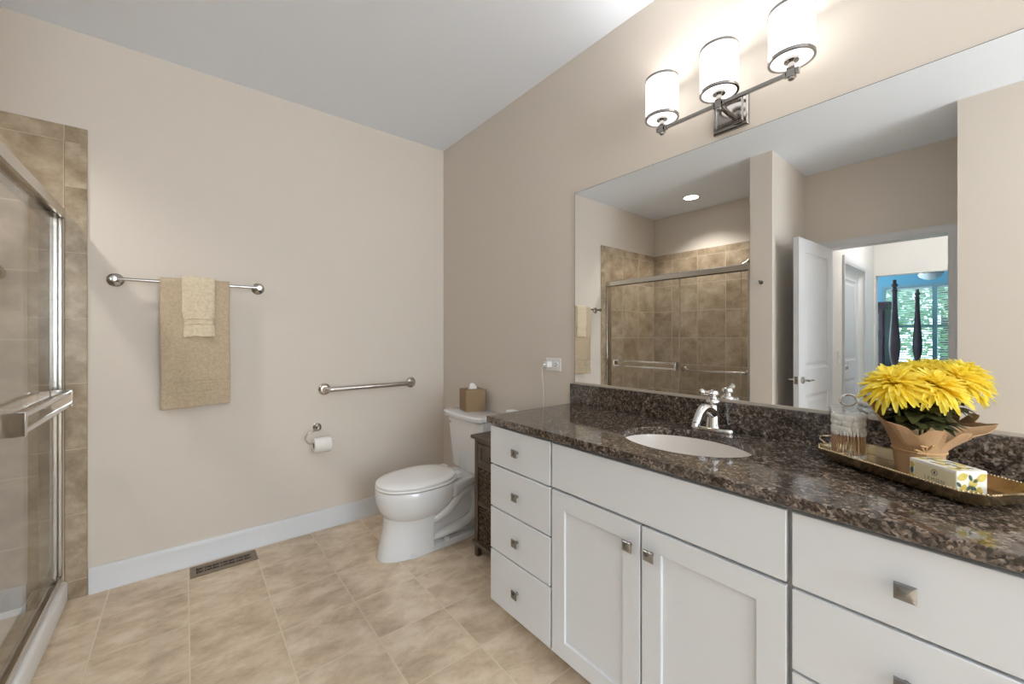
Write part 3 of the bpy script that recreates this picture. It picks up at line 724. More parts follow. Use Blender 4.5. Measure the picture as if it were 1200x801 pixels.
for y in (1.998, 2.70): B().box(tx + .003, bx + .008, y - .009, y + .009, .940, 1.020).build('bar_bracket', M['chrome'], g1, bevel=.002)
for z in (.955, 1.008): B().box(bx - .004, bx + .004, 2.007, 2.691, z - .009, z + .009).build('rail_bar', M['chrome'], g1, bevel=.003)

def flange(b, c, ax, r=.036): b.lathe([(r, 0), (r, .004), (r * .8, .012), (r * .5, .016), (r * .42, .018)], c, ax, 28)
gb = thing('shower_grab_bar', 'nickel grab bar on the tiled shower wall, seen through the glass in the mirror', 'grab bar', (-1.40, 2.1, .873))
sxf = SX + .013; p0, p1 = Vector((sxf, 2.45, .873)), Vector((sxf, 1.75, .873)); so = Vector((.05, 0, 0))
b = B(); dirn = (p1 - p0).normalized()
b.tube([p0, p0 + so * .5, p0 + so * .85 + dirn * .008, p0 + so + dirn * .035] + [p1 + so - dirn * .035, p1 + so * .85 - dirn * .008, p1 + so * .5, p1], .016, 14)
b.build('bar', M['nickel'], gb)
for p in (p0, p1):
    b = B(); flange(b, p, (1, 0, 0)); b.build('flange', M['nickel'], gb)
sh = thing('shower_sprayer', 'small nickel shower head on an arm high on the shower end wall, in the mirror', 'shower head', (-.94, 1.365, 1.98))
b = B(); b.tube([(-.94, 1.365, 2.02), (-.94, 1.44, 2.03), (-.94, 1.52, 2.01), (-.94, 1.56, 1.985)], .010, 12); b.build('spray_arm', M['nickel'], sh)
b = B(); flange(b, (-.94, 1.365, 2.02), (0, 1, 0), .028); b.build('flange', M['nickel'], sh)
b = B(); b.lathe([(.012, 0), (.018, .02), (.042, .05), (.044, .06), (.001, .061)], (-.94, 1.552, 1.99), (0, .5, -.86)); b.build('spray_plate', M['nickel'], sh)
dn = thing('recessed_downlight', 'round lit recessed light in the ceiling above the shower, in the mirror', 'ceiling light', (-.977, 2.136, H))
B().lathe([(.095, 0), (.095, -.004), (.072, -.006), (.070, -.001)], (-.977, 2.136, H), cap=False).build('trim_ring', M['plastic'], dn)
B().lathe([(.071, -.0015), (.071, -.003), (.001, -.0032)], (-.977, 2.136, H)).build('lens', M['spot'], dn)
spl = bpy.data.lights.new('downlight_lamp', 'SPOT'); spl.energy = 62; spl.spot_size = math.radians(125); spl.spot_blend = .6; spl.shadow_soft_size = .06; spl.color = (1, .95, .88)
spo = bpy.data.objects.new('downlight_lamp', spl); C.objects.link(spo); spo.location = (-.977, 2.136, H - .02)
rh = thing('robe_hook', 'small dark robe hook on the narrow wing wall, in the mirror', 'hook', (EX, 1.272, 1.70))
b = B(); b.lathe([(.016, 0), (.016, .004), (.007, .007)], (EX, 1.272, 1.70), (1, 0, 0), 16); b.build('rosette', M['pewter'], rh); b = B(); b.tube([(EX + .005, 1.272, 1.70), (EX + .025, 1.272, 1.692), (EX + .04, 1.272, 1.70), (EX + .042, 1.272, 1.715)], [.005, .005, .005, .006], 10); b.build('hook', M['pewter'], rh)

# ------------------------------------------------------------------ fittings on the back wall
TBY = YB - .072
tb = thing('towel_bar', 'slim chrome towel bar on the beige wall, holding the towels', 'towel bar', (.035, YB, 1.548))
b = B(); b.cyl((-.272, TBY, 1.548), (.342, TBY, 1.548), .0085, seg=16); b.build('bar', M['darkchrome'], tb)
for x in (-.272, .342):
    b = B(); b.lathe([(.034, 0), (.034, .005), (.029, .011), (.022, .013), (.013, .018), (.010, .03), (.010, .06), (.016, .066), (.0165, .076), (.012, .083), (.001, .084)], (x, YB, 1.548), (0, -1, 0), 28)
    b.build('post', M['darkchrome'], tb)
def hang(name, x0, x1, ztop, zfront, zback, off, th, mat, label, cat, pinch=0, group=None, band=None, seed=1):
    """cloth draped over the towel bar; off = gap between the bar's axis and the cloth's middle"""
    rnd = random.Random(seed); zc = 1.548
    path = []
    nb_ = 84
    for i in range(nb_ + 1): path.append((-off, zfront + (zc - zfront) * i / nb_, 1))
    for i in range(1, 9):
        a = PI * i / 9; path.append((-off * math.cos(a), zc + off * math.sin(a), 0))
    for i in range(13): path.append((off, zc - (zc - zback) * i / 12, -1))
    nx = 28; P = []
    ph = [rnd.uniform(0, 6) for _ in range(6)]
    for dy, z, sd_ in path:
        row = []
        for k in range(nx + 1):
            u = k / nx; hang_ = max(0, min(1, (zc - z) / max(.05, zc - zfront)))
            w = 1.0
            if pinch and sd_ == 1:
                q = (z - zfront); w = 1 - pinch * (math.exp(-((q - .085) / .03) ** 2) * .8 + (.9 if q < .075 else .9 * math.exp(-((q - .075) / .03) ** 2)) * .6)
            xc = (x0 + x1) / 2 + (x1 - x0) / 2 * (2 * u - 1) * w + .004 * math.sin(7 * z + ph[5]) * hang_
            wob = .0035 * math.sin(9 * u + ph[0] + 5 * z) + .0025 * math.sin(17 * u + ph[1] - 11 * z) + .002 * math.sin(31 * z + ph[2] + 4 * u)
            edge = .006 * (abs(2 * u - 1) ** 6)
            bnd = 0
            if band and sd_ == 1:
                for q0, q1, dd in band:
                    if q0 < z - zfront < q1: bnd = dd
            yy = TBY + dy + (wob * hang_ + edge + bnd) * (1 if sd_ == 1 else .3)
            zz = z + (.006 * (u - .5) * hang_ + .003 * math.sin(6 * u + ph[3]) * hang_ if sd_ == 1 else 0)
            row.append((xc, yy, zz))
        P.append(row)
    o = B().grid(P).build(name, mat, None, solid=th, subd=1, org=((x0 + x1) / 2, TBY, zfront))
    return tag(o, label, cat, group)
hang('bath_towel', -.100, .1975, 1.56, .885, 1.02, .0175, .014, M['towel'], 'large tan terry towel folded over the chrome towel bar', 'towel', band=((.078, .086, .0045), (.092, .122, .0022), (.128, .136, .0045), (.0, .010, -.002)), seed=3)
hang('washcloth', -.012, .129, 1.57, 1.262, 1.29, .0325, .010, M['cloth'], 'small cream washcloth laid over the tan towel', 'washcloth', pinch=.10, band=((.060, .066, .004), (.070, .084, .002), (.088, .094, .004), (.0, .007, -.0015)), seed=5)

gr = thing('grab_bar', 'horizontal nickel grab bar on the beige wall left of the toilet', 'grab bar', (1.02, YB, .918))
p0, p1 = Vector((.716, YB, .916)), Vector((1.325, YB, .918)); so = Vector((0, -.055, 0)); ex = Vector((1, 0, 0))
b = B(); b.tube([p0, p0 + so * .5, p0 + so * .82 + ex * .007, p0 + so * .97 + ex * .02, p0 + so + ex * .045, p1 + so - ex * .045, p1 + so * .97 - ex * .02, p1 + so * .82 - ex * .007, p1 + so * .5, p1], .0165, 16)
b.build('bar', M['nickel'], gr)
for p in (p0, p1):
    b = B(); b.lathe([(.039, 0), (.039, .004), (.034, .012), (.024, .017), (.018, .018)], p, (0, -1, 0), 28); b.build('flange', M['nickel'], gr)

# paper holder and roll
phx, phz = .672, .672
ph_ = thing('paper_holder', 'chrome open-ring toilet paper holder on the wall below the grab bar', 'paper holder', (phx, YB, phz))
b = B(); b.lathe([(.026, 0), (.026, .005), (.020, .011), (.012, .014), (.011, .034), (.015, .04), (.015, .05), (.009, .056), (.001, .057)], (phx, YB, phz), (0, -1, 0), 24); b.build('rosette', M['darkchrome'], ph_)
ry = YB - .062; rz_ = .582
b = B(); pth = [(phx, YB - .045, phz), (phx - .02, ry + .006, phz - .008)] + [tuple(p) for p in arc((phx - .042, ry, (phz - .012 + rz_) / 2), (1, 0, 0), (0, 0, 1), (phz - .012 - rz_) / 2, PI / 2, 3 * PI / 2, 12)] + [(phx, ry, rz_), (phx + .06, ry, rz_ + .001), (phx + .078, ry, rz_ + .006), (phx + .093, ry, rz_ + .022)]
b.tube(pth, .0045, 10); b.build('ring', M['darkchrome'], ph_)
tp = B(); cx = phx + .003
tp.lathe([(.020, -.050), (.0465, -.050), (.0475, -.048), (.0475, .048), (.0465, .050), (.020, .050), (.020, -.050)], (cx + .012, ry, rz_ - .014), (1, 0, 0), 36, cap=False)
tr = tp.build('toilet_paper_roll', M['paper'], org=(cx, ry, rz_ - .06)); tag(tr, 'white toilet paper roll on the chrome ring holder', 'toilet paper')
b = B(); b.lathe([(.0195, -.049), (.0200, -.049), (.0200, .049), (.0195, .049), (.0195, -.049)], (cx + .012, ry, rz_ - .014), (1, 0, 0), 28, cap=False); b.build('cardboard_core', plain('dark_cardboard', (.20, .14, .09, 1), .9), tr)

# floor register
vx0, vx1, vy0, vy1 = .022, .325, 2.688, 2.812
vt = thing('floor_vent', 'brown metal scroll-pattern floor register by the baseboard', 'floor vent', ((vx0 + vx1) / 2, (vy0 + vy1) / 2, 0))
ix0, ix1, iy0, iy1 = vx0 + .026, vx1 - .026, vy0 + .030, vy1 - .030
b = B(); vr = [[b.b.verts.new((x, y, z)) for x, y in ((a, c_), (d, c_), (d, e_), (a, e_))] for a, d, c_, e_, z in ((vx0, vx1, vy0, vy1, .005), (ix0, ix1, iy0, iy1, .005), (ix0, ix1, iy0, iy1, 0), (vx0, vx1, vy0, vy1, 0))]
for A_, B_ in zip(vr, vr[1:] + vr[:1]):
    for i in range(4): b.b.faces.new((A_[i], A_[(i + 1) % 4], B_[(i + 1) % 4], B_[i]))
b.build('frame', M['vent'], vt, bevel=.0015)
B().box(ix0 - .001, ix1 + .001, iy0 - .001, iy1 + .001, .0003, .0012).build('duct_opening', M['black'], vt, smooth=False)
b = B(); ym = (iy0 + iy1) / 2; b.box(ix0, ix1, ym - .003, ym + .003, .002, .0045)
k = 7; w = (ix1 - ix0) / k
for i in range(k):
    xc = ix0 + w * (i + .5)
    for s_ in (-1, 1):
        r = .0125
        a0 = PI * .15 if i % 2 else PI * .85; dr = 1 if i % 2 else -1
        b.tube([Vector((xc + r * math.cos(a0 + dr * t * .36), ym + s_ * (.0165 + r * math.sin(a0 + dr * t * .36)), .0032)) for t in range(0, 14)], .0021, 6)
        b.tube([(xc + w * .5 * (1 if i < k - 1 else .9), ym, .0032), (xc + w * .42, ym + s_ * .016, .0032), (xc + w * .5, ym + s_ * .032, .0032)], .0021, 6)
b.build('scroll_grille', M['vent'], vt)

# outlet and charger
ot = thing('wall_outlet', 'white horizontal wall outlet left of the mirror above the counter', 'outlet', (XW, 1.61, 1.105))
oz = 1.107
B().box(XW - .006, XW, 1.553, 1.667, oz - .035, oz + .035).build('cover_plate', M['plastic'], ot, bevel=.002)
for yy in (1.583, 1.637):
    rc_ = B().lathe([(.0165, .0055), (.0165, .0085), (.0155, .009), (.001, .009)], (XW, yy, oz), (-1, 0, 0), 20).build('receptacle', M['plastic'], ot)
    if yy < 1.6:
        for s_ in (-1, 1): B().box(XW - .0096, XW - .0088, yy - .001, yy + .009, oz + s_ * .0065 - .0011, oz + s_ * .0065 + .0011).build('slot', M['slot'], rc_, smooth=False)
        B().cyl((XW - .0096, yy - .008, oz), (XW - .0088, yy - .008, oz), .0025, seg=10).build('ground_hole', M['slot'], rc_)
ch = thing('usb_charger', 'white plug-in charger cube with a hanging white cord in the outlet', 'charger', (XW - .03, 1.645, oz))
B().box(XW - .044, XW - .0095, 1.617, 1.650, oz - .0165, oz + .0165).build('cube', M['plastic'], ch, bevel=.003)
b = B(); b.tube([(XW - .044, 1.634, oz), (XW - .052, 1.642, oz - .005), (XW - .056, 1.648, oz - .02), (XW - .052, 1.650, oz - .06), (XW - .030, 1.664, oz - .12), (XW - .014, 1.676, oz - .20), (XW - .010, 1.690, oz - .29), (XW - .012, 1.73, oz - .345), (XW - .025, 1.80, oz - .36), (XW - .03, 1.852, oz - .35)], .0017, 8); cd_ = b.build('cord', M['plastic'], ch)
B().cyl((XW - .0445, 1.634, oz), (XW - .060, 1.634, oz), .004, seg=10).build('cord_plug', M['plastic'], cd_)

# ------------------------------------------------------------------ toilet
TY = 2.25
tl = thing('toilet', 'white two-piece toilet with closed lid in the corner beside the vanity', 'toilet', (1.2, TY, 0))
def egg(xf, xb, hw, z, n=44, pw=2.2, yc=TY):
    xm = xf + (xb - xf) * .56; pts = []
    for k in range(n):
        a = 2 * PI * k / n; ca, sa_ = math.cos(a), math.sin(a)
        e_ = 2 / pw
        cx_ = math.copysign(abs(ca) ** e_, ca); sy = math.copysign(abs(sa_) ** e_, sa_)
        x = xm + cx_ * ((xb - xm) if ca > 0 else (xm - xf))
        pts.append((x, yc + hw * sy, z))
    return pts
b = B()
b.loft([egg(.95, 1.24, .080, .175), egg(.915, 1.25, .108, .200), egg(.893, 1.26, .126, .222, pw=2.3), egg(.870, 1.29, .150, .250, pw=2.3), egg(.852, 1.32, .168, .282, pw=2.2), egg(.844, 1.34, .177, .318, pw=2.2), egg(.842, 1.35, .180, .350, pw=2.2), egg(.842, 1.35, .180, .378, pw=2.2), egg(.848, 1.345, .174, .388, pw=2.2)])
bowl = b.build('bowl', M['porcelain'], tl, recalc=True)
def ush(xf, xb, hw, z, pw=2.5):
    pts = []
    for k in range(33):
        a = PI / 2 + PI * k / 32; ca, sa_ = math.cos(a), math.sin(a); e_ = 2 / pw
        pts.append((xb + (xb - xf) * math.copysign(abs(ca) ** e_, ca), TY + hw * math.copysign(abs(sa_) ** e_, sa_), z))
    return pts
b = B(); b.loft([ush(.843, 1.143, .119, 0), ush(.844, 1.143, .119, .010), ush(.858, 1.143, .115, .07), ush(.874, 1.143, .112, .13), ush(.884, 1.143, .113, .18), ush(.886, 1.147, .119, .21), ush(.884, 1.155, .128, .24)])
b.build('pedestal', M['porcelain'], tl, bevel=.004)
b = B(); b.loft([[(1.00, TY - w_, z), (1.30, TY - w_ * .95, z), (1.50, TY - w_ * .86, z), (1.535, TY - w_ * .6, z), (1.535, TY + w_ * .6, z), (1.50, TY + w_ * .86, z), (1.30, TY + w_ * .95, z), (1.00, TY + w_, z)] for w_, z in ((.118, 0), (.118, .022), (.110, .032), (.100, .034))])
b.build('foot', M['porcelain'], tl, bevel=.004)
b = B(); b.loft([[(1.15, TY - .055, z), (1.50, TY - .055, z), (1.50, TY + .055, z), (1.15, TY + .055, z)] for z in (.03, .34)]); b.build('rear_column', M['porcelain'], tl)
for s_ in (-1, 1):
    b = B(); b.tube([(1.12, TY + s_ * .070, .175), (1.17, TY + s_ * .080, .180), (1.23, TY + s_ * .086, .205), (1.29, TY + s_ * .088, .255), (1.34, TY + s_ * .088, .300), (1.39, TY + s_ * .088, .322), (1.44, TY + s_ * .082, .300), (1.465, TY + s_ * .068, .24), (1.465, TY + s_ * .066, .18), (1.44, TY + s_ * .072, .125), (1.38, TY + s_ * .078, .098), (1.30, TY + s_ * .078, .084), (1.23, TY + s_ * .070, .066), (1.17, TY + s_ * .05, .055)], [.026, .030, .033, .034, .034, .034, .034, .032, .030, .031, .031, .030, .028, .022], 16)
    b.build('trapway', M['porcelain'], tl)
    B().lathe([(.020, 0), (.019, .012), (.012, .018), (.001, .019)], (1.235, TY + s_ * .098, .033), (0, 0, 1), 14).build('bolt_cap', M['porcelain'], tl)
b = B(); b.loft([[(x, TY - w_, z0), (x, TY + w_, z0), (x, TY + w_ * 1.05, z1 - .02), (x, TY + w_, z1), (x, TY - w_, z1), (x, TY - w_ * 1.05, z1 - .02)] for x, w_, z0, z1 in ((1.20, .13, .30, .384), (1.27, .155, .30, .384), (1.35, .130, .325, .384), (1.42, .115, .340, .384), (1.585, .115, .345, .384))])
b.build('deck', M['porcelain'], tl, bevel=.008)
b = B(); b.loft([egg(.866, 1.32, .156, .3885), egg(.864, 1.32, .158, .3925), egg(.844, 1.334, .177, .3935), egg(.841, 1.335, .180, .397), egg(.842, 1.335, .179, .4045), egg(.846, 1.332, .175, .407)]); b.build('seat', M['acrylic'], tl)
b = B(); b.loft([egg(.866, 1.31, .155, .4072), egg(.864, 1.31, .157, .4112), egg(.847, 1.32, .174, .4118), egg(.844, 1.322, .177, .415), egg(.845, 1.322, .176, .422), egg(.856, 1.314, .166, .430), egg(.90, 1.28, .13, .435), egg(1.0, 1.18, .05, .437)])
lid_ = b.build('lid', M['acrylic'], tl)
for q in (-.11, .06): B().box(1.300, 1.335, TY + q, TY + q + .05, .390, .425).build('hinge', M['acrylic'], lid_, bevel=.004)
def tanksec(xf, xb, hw, z, bow=.014, rc=.03):
    pts = []
    for k in range(13):
        t = -1 + 2 * k / 12; pts.append((xf + bow * t * t + (rc * max(0, abs(t) - .86) / .14) ** 1.0 * .6, TY + hw * t, z))
    pts += [(xb, TY + hw, z), (xb, TY - hw, z)]
    return pts
b = B(); b.loft([tanksec(1.428, 1.585, .175, .384), tanksec(1.418, 1.588, .186, .395), tanksec(1.405, 1.590, .198, .55), tanksec(1.392, 1.592, .206, .728)]); b.build('tank', M['porcelain'], tl, bevel=.004)
b = B(); b.loft([tanksec(1.385, 1.594, .214, .7285), tanksec(1.368, 1.596, .224, .736), tanksec(1.366, 1.596, .226, .755), tanksec(1.374, 1.595, .220, .765), tanksec(1.40, 1.59, .20, .768)]); b.build('tank_lid', M['porcelain'], tl)
b = B(); b.tube([(1.412, TY + .185, .69), (1.405, TY + .17, .69), (1.402, TY + .13, .685)], [.005, .006, .005], 10); b.build('flush_lever', M['chrome'], tl)

# tissue box on the tank
tcx, tcy = 1.507, 2.300; ta = math.radians(-14); tu = Vector((math.cos(ta), math.sin(ta), 0)); tv = Vector((-tu.y, tu.x, 0)); tzb = .7682
tcx, tcy = 1.428 + .070 * (tu.x + tv.x), 2.243 + .070 * (tu.y + tv.y)
ts_ = thing('tissue_box', 'tan cube tissue box cover standing on the toilet tank', 'tissue box', (tcx, tcy, tzb))
b = B(); o_ = Vector((tcx, tcy, tzb)); z = Vector((0, 0, 1)); hh = .142; s_ = .069
rg = lambda k, zz, n=24, r=None: [o_ + z * zz + (tu * (k if r is None else 1) * 1 + tv * 0) * 0 + p for p in ([])]
sq = lambda s, zz: [o_ + z * zz + tu * (s * cx_) + tv * (s * cy_) for cx_, cy_ in SQ]
SQ = []
for k in range(32):
    a = 2 * PI * k / 32 + PI / 4 * 0; ca, sa_ = math.cos(a), math.sin(a); m_ = max(abs(ca), abs(sa_)); SQ.append((ca / m_, sa_ / m_))
cir = lambda r, zz, e=1: [o_ + z * zz + tu * (r * math.cos(2 * PI * k / 32)) + tv * (r * e * math.sin(2 * PI * k / 32)) for k in range(32)]
b.loft([sq(s_, 0), sq(s_, hh), cir(.034, hh, .7), cir(.034, hh - .004, .7), sq(s_ - .004, hh - .005), sq(s_ - .004, .004)]); b.build('cover', M['bronze'], ts_, bevel=.002)
b = B(); rnd = random.Random(3); secs = []
for i, (r, zz) in enumerate(((.030, hh - .012), (.026, hh), (.022, hh + .010), (.019, hh + .020), (.014, hh + .029), (.006, hh + .035))):
    secs.append([o_ + z * (zz + .006 * math.sin(3 * 2 * PI * k / 24 + i)) + (tu * math.cos(2 * PI * k / 24) + tv * .55 * math.sin(2 * PI * k / 24)) * r * (1 + .28 * math.sin(5 * 2 * PI * k / 24 + i * .9)) for k in range(24)])
b.loft(secs); b.build('tissue', M['paper'], ts_)

# small storage cabinet with baskets
sc = thing('storage_cabinet', 'narrow dark wood storage cabinet between the toilet and the vanity', 'cabinet', (1.44, 1.78, 0))
sx0, sx1, sy0, sy1, sz = 1.305, 1.585, 1.605, 1.955, .675
b = B(); b.box(sx0 - .018, sx1 + .01, sy0 - .018, sy1 + .018, sz, sz + .020); b.build('top', M['darkwood'], sc, bevel=.003)
for y0_, y1_ in ((sy0, sy0 + .03), (sy1 - .03, sy1)):
    bits(sc, M['darkwood'], ('leg', sx0, sx0 + .03, y0_, y1_, 0, sz), ('leg', sx1 - .03, sx1, y0_, y1_, 0, sz), ('side_panel', sx0 + .03, sx1 - .03, y0_ + .008, y1_ - .008, .0885, sz), bevel=.0015)
bits(sc, M['darkwood'], *[('rail', sx0 + .004, sx0 + .022, sy0 + .03, sy1 - .03, a, c_) for a, c_ in ((sz - .022, sz), (.512, .532), (.295, .318))],
     ('shelf', sx0 + .022, sx1 - .014, sy0 + .022, sy1 - .022, .515, .530), ('shelf', sx0 + .022, sx1 - .014, sy0 + .022, sy1 - .022, .298, .313), ('back_panel', sx1 - .014, sx1 - .006, sy0 + .03, sy1 - .03, .0885, sz), bevel=.0015)
b = B(); b.box(sx0 - .012, sx1, sy0 - .012, sy1 + .012, .068, .088); b.build('bottom_shelf', M['darkwood'], sc, bevel=.002)
b = B(); y0_, y1_, z0_, z1_ = sy0 + .033, sy1 - .033, .535, .650; fw = .024
panelled(b, (sx0 + .001, y0_, z0_), (0, 1, 0), (1, 0, 0), (0, 0, 1), y1_ - y0_, .017, z1_ - z0_, [(fw, y1_ - y0_ - fw, fw, z1_ - z0_ - fw, [(.001, .009)])], back=False)
dr_ = b.build('drawer', M['darkwood'], sc, bevel=.0015)
b = B(); b.lathe([(.006, 0), (.006, .012), (.012, .018), (.010, .026), (.001, .028)], (sx0 + .010, (y0_ + y1_) / 2, (z0_ + z1_) / 2), (-1, 0, 0), 14); b.build('knob', M['black'], dr_)
def basket(z0, z1, label):
    t = thing('wicker_basket', label, 'basket', (1.44, 1.78, z0), 'baskets of the dark storage cabinet')
    y0_, y1_, x0_, x1_ = sy0 + .034, sy1 - .034, sx0 + .010, sx1 - .02
    b = B()
    nz = int((z1 - z0) / .0155)
    for i in range(nz):                                     # woven rows running round the four sides
        zc = z0 + (i + .5) * (z1 - z0) / nz; pth = []
        per = []
        m_ = 26
        for k in range(m_): per.append((x0_, y0_ + (y1_ - y0_) * k / m_, (-1, 0)))
        for k in range(m_): per.append((x0_ + (x1_ - x0_) * k / m_, y1_, (0, 1)))
        for k in range(m_): per.append((x1_, y1_ - (y1_ - y0_) * k / m_, (1, 0)))
        for k in range(m_): per.append((x1_ - (x1_ - x0_) * k / m_, y0_, (0, -1)))
        ring = []
        for k, (x, y, nn) in enumerate(per):
            a = .0035 * (1 if (k // 2 + i) % 2 else -1)
            ring.append([(x + nn[0] * (a + d), y + nn[1] * (a + d), zc + h_) for d, h_ in ((-.004, 0), (0, -.0072), (.0045, 0), (0, .0072))])
        ring.append(ring[0]); b.loft(ring, cap=False)
    b.build('weave', M['wicker'], t)
    B().box(x0_ + .006, x1_ - .006, y0_ + .006, y1_ - .006, z0, z1 - .02).build('liner', plain('dark_liner', (.03, .02, .014, 1), .9) if 'dark_liner' not in bpy.data.materials else bpy.data.materials['dark_liner'], t, smooth=False)
    b = B(); b.box(x0_ - .010, x0_ - .004, 1.70, 1.76, z1 - .055, z1 - .035); b.build('handle', M['black'], t, bevel=.002)
basket(.3185, .505, 'upper dark wicker basket in the narrow storage cabinet')
basket(.0885, .290, 'lower dark wicker basket in the narrow storage cabinet')
wd = B(); wd.box(1.520, 1.580, 1.850, 1.945, .6952, .816)
tag(wd.build('white_case', M['plastic'], bevel=.012, bseg=3, org=(1.55, 1.897, .6952)), 'small white case behind the corner of the counter, by the wall', 'case')

# ------------------------------------------------------------------ tray and the things on it
L_ = Vector((-.523, -.853, 0)); E_ = Vector((.853, -.523, 0)); Zv = Vector((0, 0, 1))
TA = Vector((1.420, .374, 0)); TLn, TW = .392, .190
TC = TA + L_ * (TLn / 2) + E_ * (TW / 2)
def octo(inset, z, ch=.034):
    a, w_ = TLn / 2 - inset, TW / 2 - inset; c_ = ch - inset * .41
    return [TC + L_ * x + E_ * y + Zv * z for x, y in ((-a, -w_ + c_), (-a + c_, -w_), (a - c_, -w_), (a, -w_ + c_), (a, w_ - c_), (a - c_, w_), (-a + c_, w_), (-a, w_ - c_))]
ty = thing('gold_tray', 'long gold beaded tray with cut corners on the granite counter', 'tray', (TC.x, TC.y, .910))
b = B(); b.loft([octo(.022, .918), octo(.020, .9165), octo(0, .944), octo(0, .9455), octo(.0035, .9455), octo(.0225, .9205), octo(.026, .9195)]); 
b.build('pan', M['gold'], ty, smooth=False)
for x in (-.14, .14):
    for y in (-.05, .05): B().lathe([(.007, .9102), (.008, .912), (.006, .918)], TC + L_ * x + E_ * y, (0, 0, 1), 12).build('foot', M['gold'], ty)
b = B(); pts = octo(.0015, .9462)
for i in range(8):
    p, q = pts[i], pts[(i + 1) % 8]; n = max(2, int((q - p).length / .0062))
    for k in range(n):
        c_ = p + (q - p) * (k / n); b.ell(c_, .0028, .0028, .0028, 6, 4)
b.build('beaded_rim', M['gold'], ty)
for s_ in (-1, 1):
    c0 = TC + L_ * (s_ * (TLn / 2)) + Zv * .945
    b = B(); b.tube([c0 + E_ * -.036, c0 + E_ * -.036 + L_ * (s_ * .020) + Zv * .010, c0 + E_ * -.026 + L_ * (s_ * .030) + Zv * .016, c0 + E_ * .026 + L_ * (s_ * .030) + Zv * .016, c0 + E_ * .036 + L_ * (s_ * .020) + Zv * .010, c0 + E_ * .036], .0028, 10)
    b.build('handle', M['gold'], ty)
ZT = .9205
# glass jar with swabs and cotton balls
jx, jy = 1.445, .287; jr = .0435
jt = thing('glass_jar', 'clear glass jar with a ring-handled lid, holding swabs and cotton balls', 'jar', (jx, jy, ZT))
jh = .137
b = B(); b.lathe([(jr - .006, 0), (jr - .001, .001), (jr, .004), (jr, jh), (jr - .0022, jh), (jr - .0022, .006), (jr - .006, .0045), (.001, .0045)], (jx, jy, ZT), seg=40); b.build('vessel', M['jar'], jt)
b = B(); b.lathe([(jr - .003, jh - .010), (jr - .003, jh + .0005), (jr + .0015, jh + .001), (jr + .002, jh + .005), (jr - .004, jh + .008), (.014, jh + .010), (.006, jh + .012), (.001, jh + .0125)], (jx, jy, ZT), seg=40)
ld = b.build('jar_lid', M['jar'], jt)
b = B(); rp = []
for k in range(41):
    a = 2 * PI * k / 40; rp.append(Vector((jx, jy, ZT + jh + .026)) + Vector((.777, -.629, 0)) * (.0225 * math.cos(a)) + Vector((0, 0, .0155 * math.sin(a))))
b.tube(rp, .0030, 10, cap=False); b.build('ring_handle', M['chrome'], ld)
def swab_mesh():
    b = B(); b.cyl((0, 0, .006), (0, 0, .068), .0011, seg=6); return b
sb = swab_mesh()
rnd = random.Random(11); proto = None; nsw = 0
for ring, cnt in ((jr - .0068, 46), (jr - .0125, 26)):
    for k in range(cnt):
        a = 2 * PI * k / cnt + rnd.uniform(-.04, .04); rr_ = ring + rnd.uniform(-.0008, .0004)
        p = Vector((jx + rr_ * math.cos(a), jy + rr_ * math.sin(a), ZT + .0055 + rnd.uniform(0, .002)))
        if proto is None:
            proto = tag(bpy.data.objects.new('cotton_swab', None), 'wooden-stick cotton swab standing in the glass jar', 'cotton swab', 'cotton swabs in the glass jar')
            C.objects.link(proto); ORG[proto.name] = Vector((0, 0, 0))
            st = sb.build('stick', M['stick'], proto)
            tipo = [B().ell((0, 0, q), .0024, .0024, .0062, 8, 6).build('cotton_tip', M['cotton'], proto) for q in (.006, .068)]
            o = proto
        else:
            o = proto.copy(); C.objects.link(o)
            for ch_ in (st, *tipo):
                c_ = ch_.copy(); C.objects.link(c_); c_.parent = o
        o.location = p
        tang = Vector((-math.sin(a), math.cos(a), 0)); tl_ = rnd.uniform(.02, .11)
        axis = Vector((math.cos(a), math.sin(a), 0)); o.rotation_euler = Matrix.Rotation(tl_, 3, axis).to_euler()
proto_b = None
for lvl, (zz, r0, cnt) in enumerate(((.0835, .0265, 8), (.0835, 0, 1), (.101, .027, 8), (.101, .002, 1), (.1155, .0265, 8), (.116, 0, 1))):
    for k in range(cnt):
        a = 2 * PI * k / max(cnt, 1) + lvl * .45
        p = (jx + r0 * math.cos(a), jy + r0 * math.sin(a), ZT + zz + rnd.uniform(-.002, .002))
        if proto_b is None:
            proto_b = B().ell((0, 0, 0), .0125, .0125, .0115, 14, 9).build('cotton_ball', M['cotton'])
            tag(proto_b, 'white cotton ball in the top of the glass jar', 'cotton ball', 'cotton balls in the glass jar'); o = proto_b
        else:
            o = proto_b.copy(); C.objects.link(o)
        o.location = p; o.rotation_euler = (rnd.uniform(-.4, .4), rnd.uniform(-.4, .4), rnd.uniform(0, 3)); s_ = rnd.uniform(.93, 1.05); o.scale = (s_, s_, s_)

# potted chrysanthemum in kraft paper
px, py = 1.432, .146
Rv = Vector((.777, -.629, 0)); Fv = Vector((.629, .777, 0)); PO = Vector((px, py, 0))
pf = thing('potted_chrysanthemum', 'potted yellow chrysanthemums wrapped in kraft paper on the tray', 'flowers', (px, py, ZT))
PP = lambda r, f, z: PO + Rv * r + Fv * f + Zv * z
n = 64
ctrl = [(0, .192, 1.040), (10, .150, 1.026), (24, .105, 1.024), (48, .085, 1.045), (70, .100, 1.070), (92, .075, 1.060), (115, .095, 1.095), (140, .118, 1.116), (160, .108, 1.108), (176, .096, 1.060), (196, .112, 1.056), (212, .094, 1.046), (222, .076, 1.022), (240, .080, 1.044), (262, .080, 1.040), (270, .062, 1.010), (282, .080, 1.038), (306, .094, 1.036), (316, .078, 1.016), (335, .100, 1.022), (350, .150, 1.026), (360, .192, 1.040)]
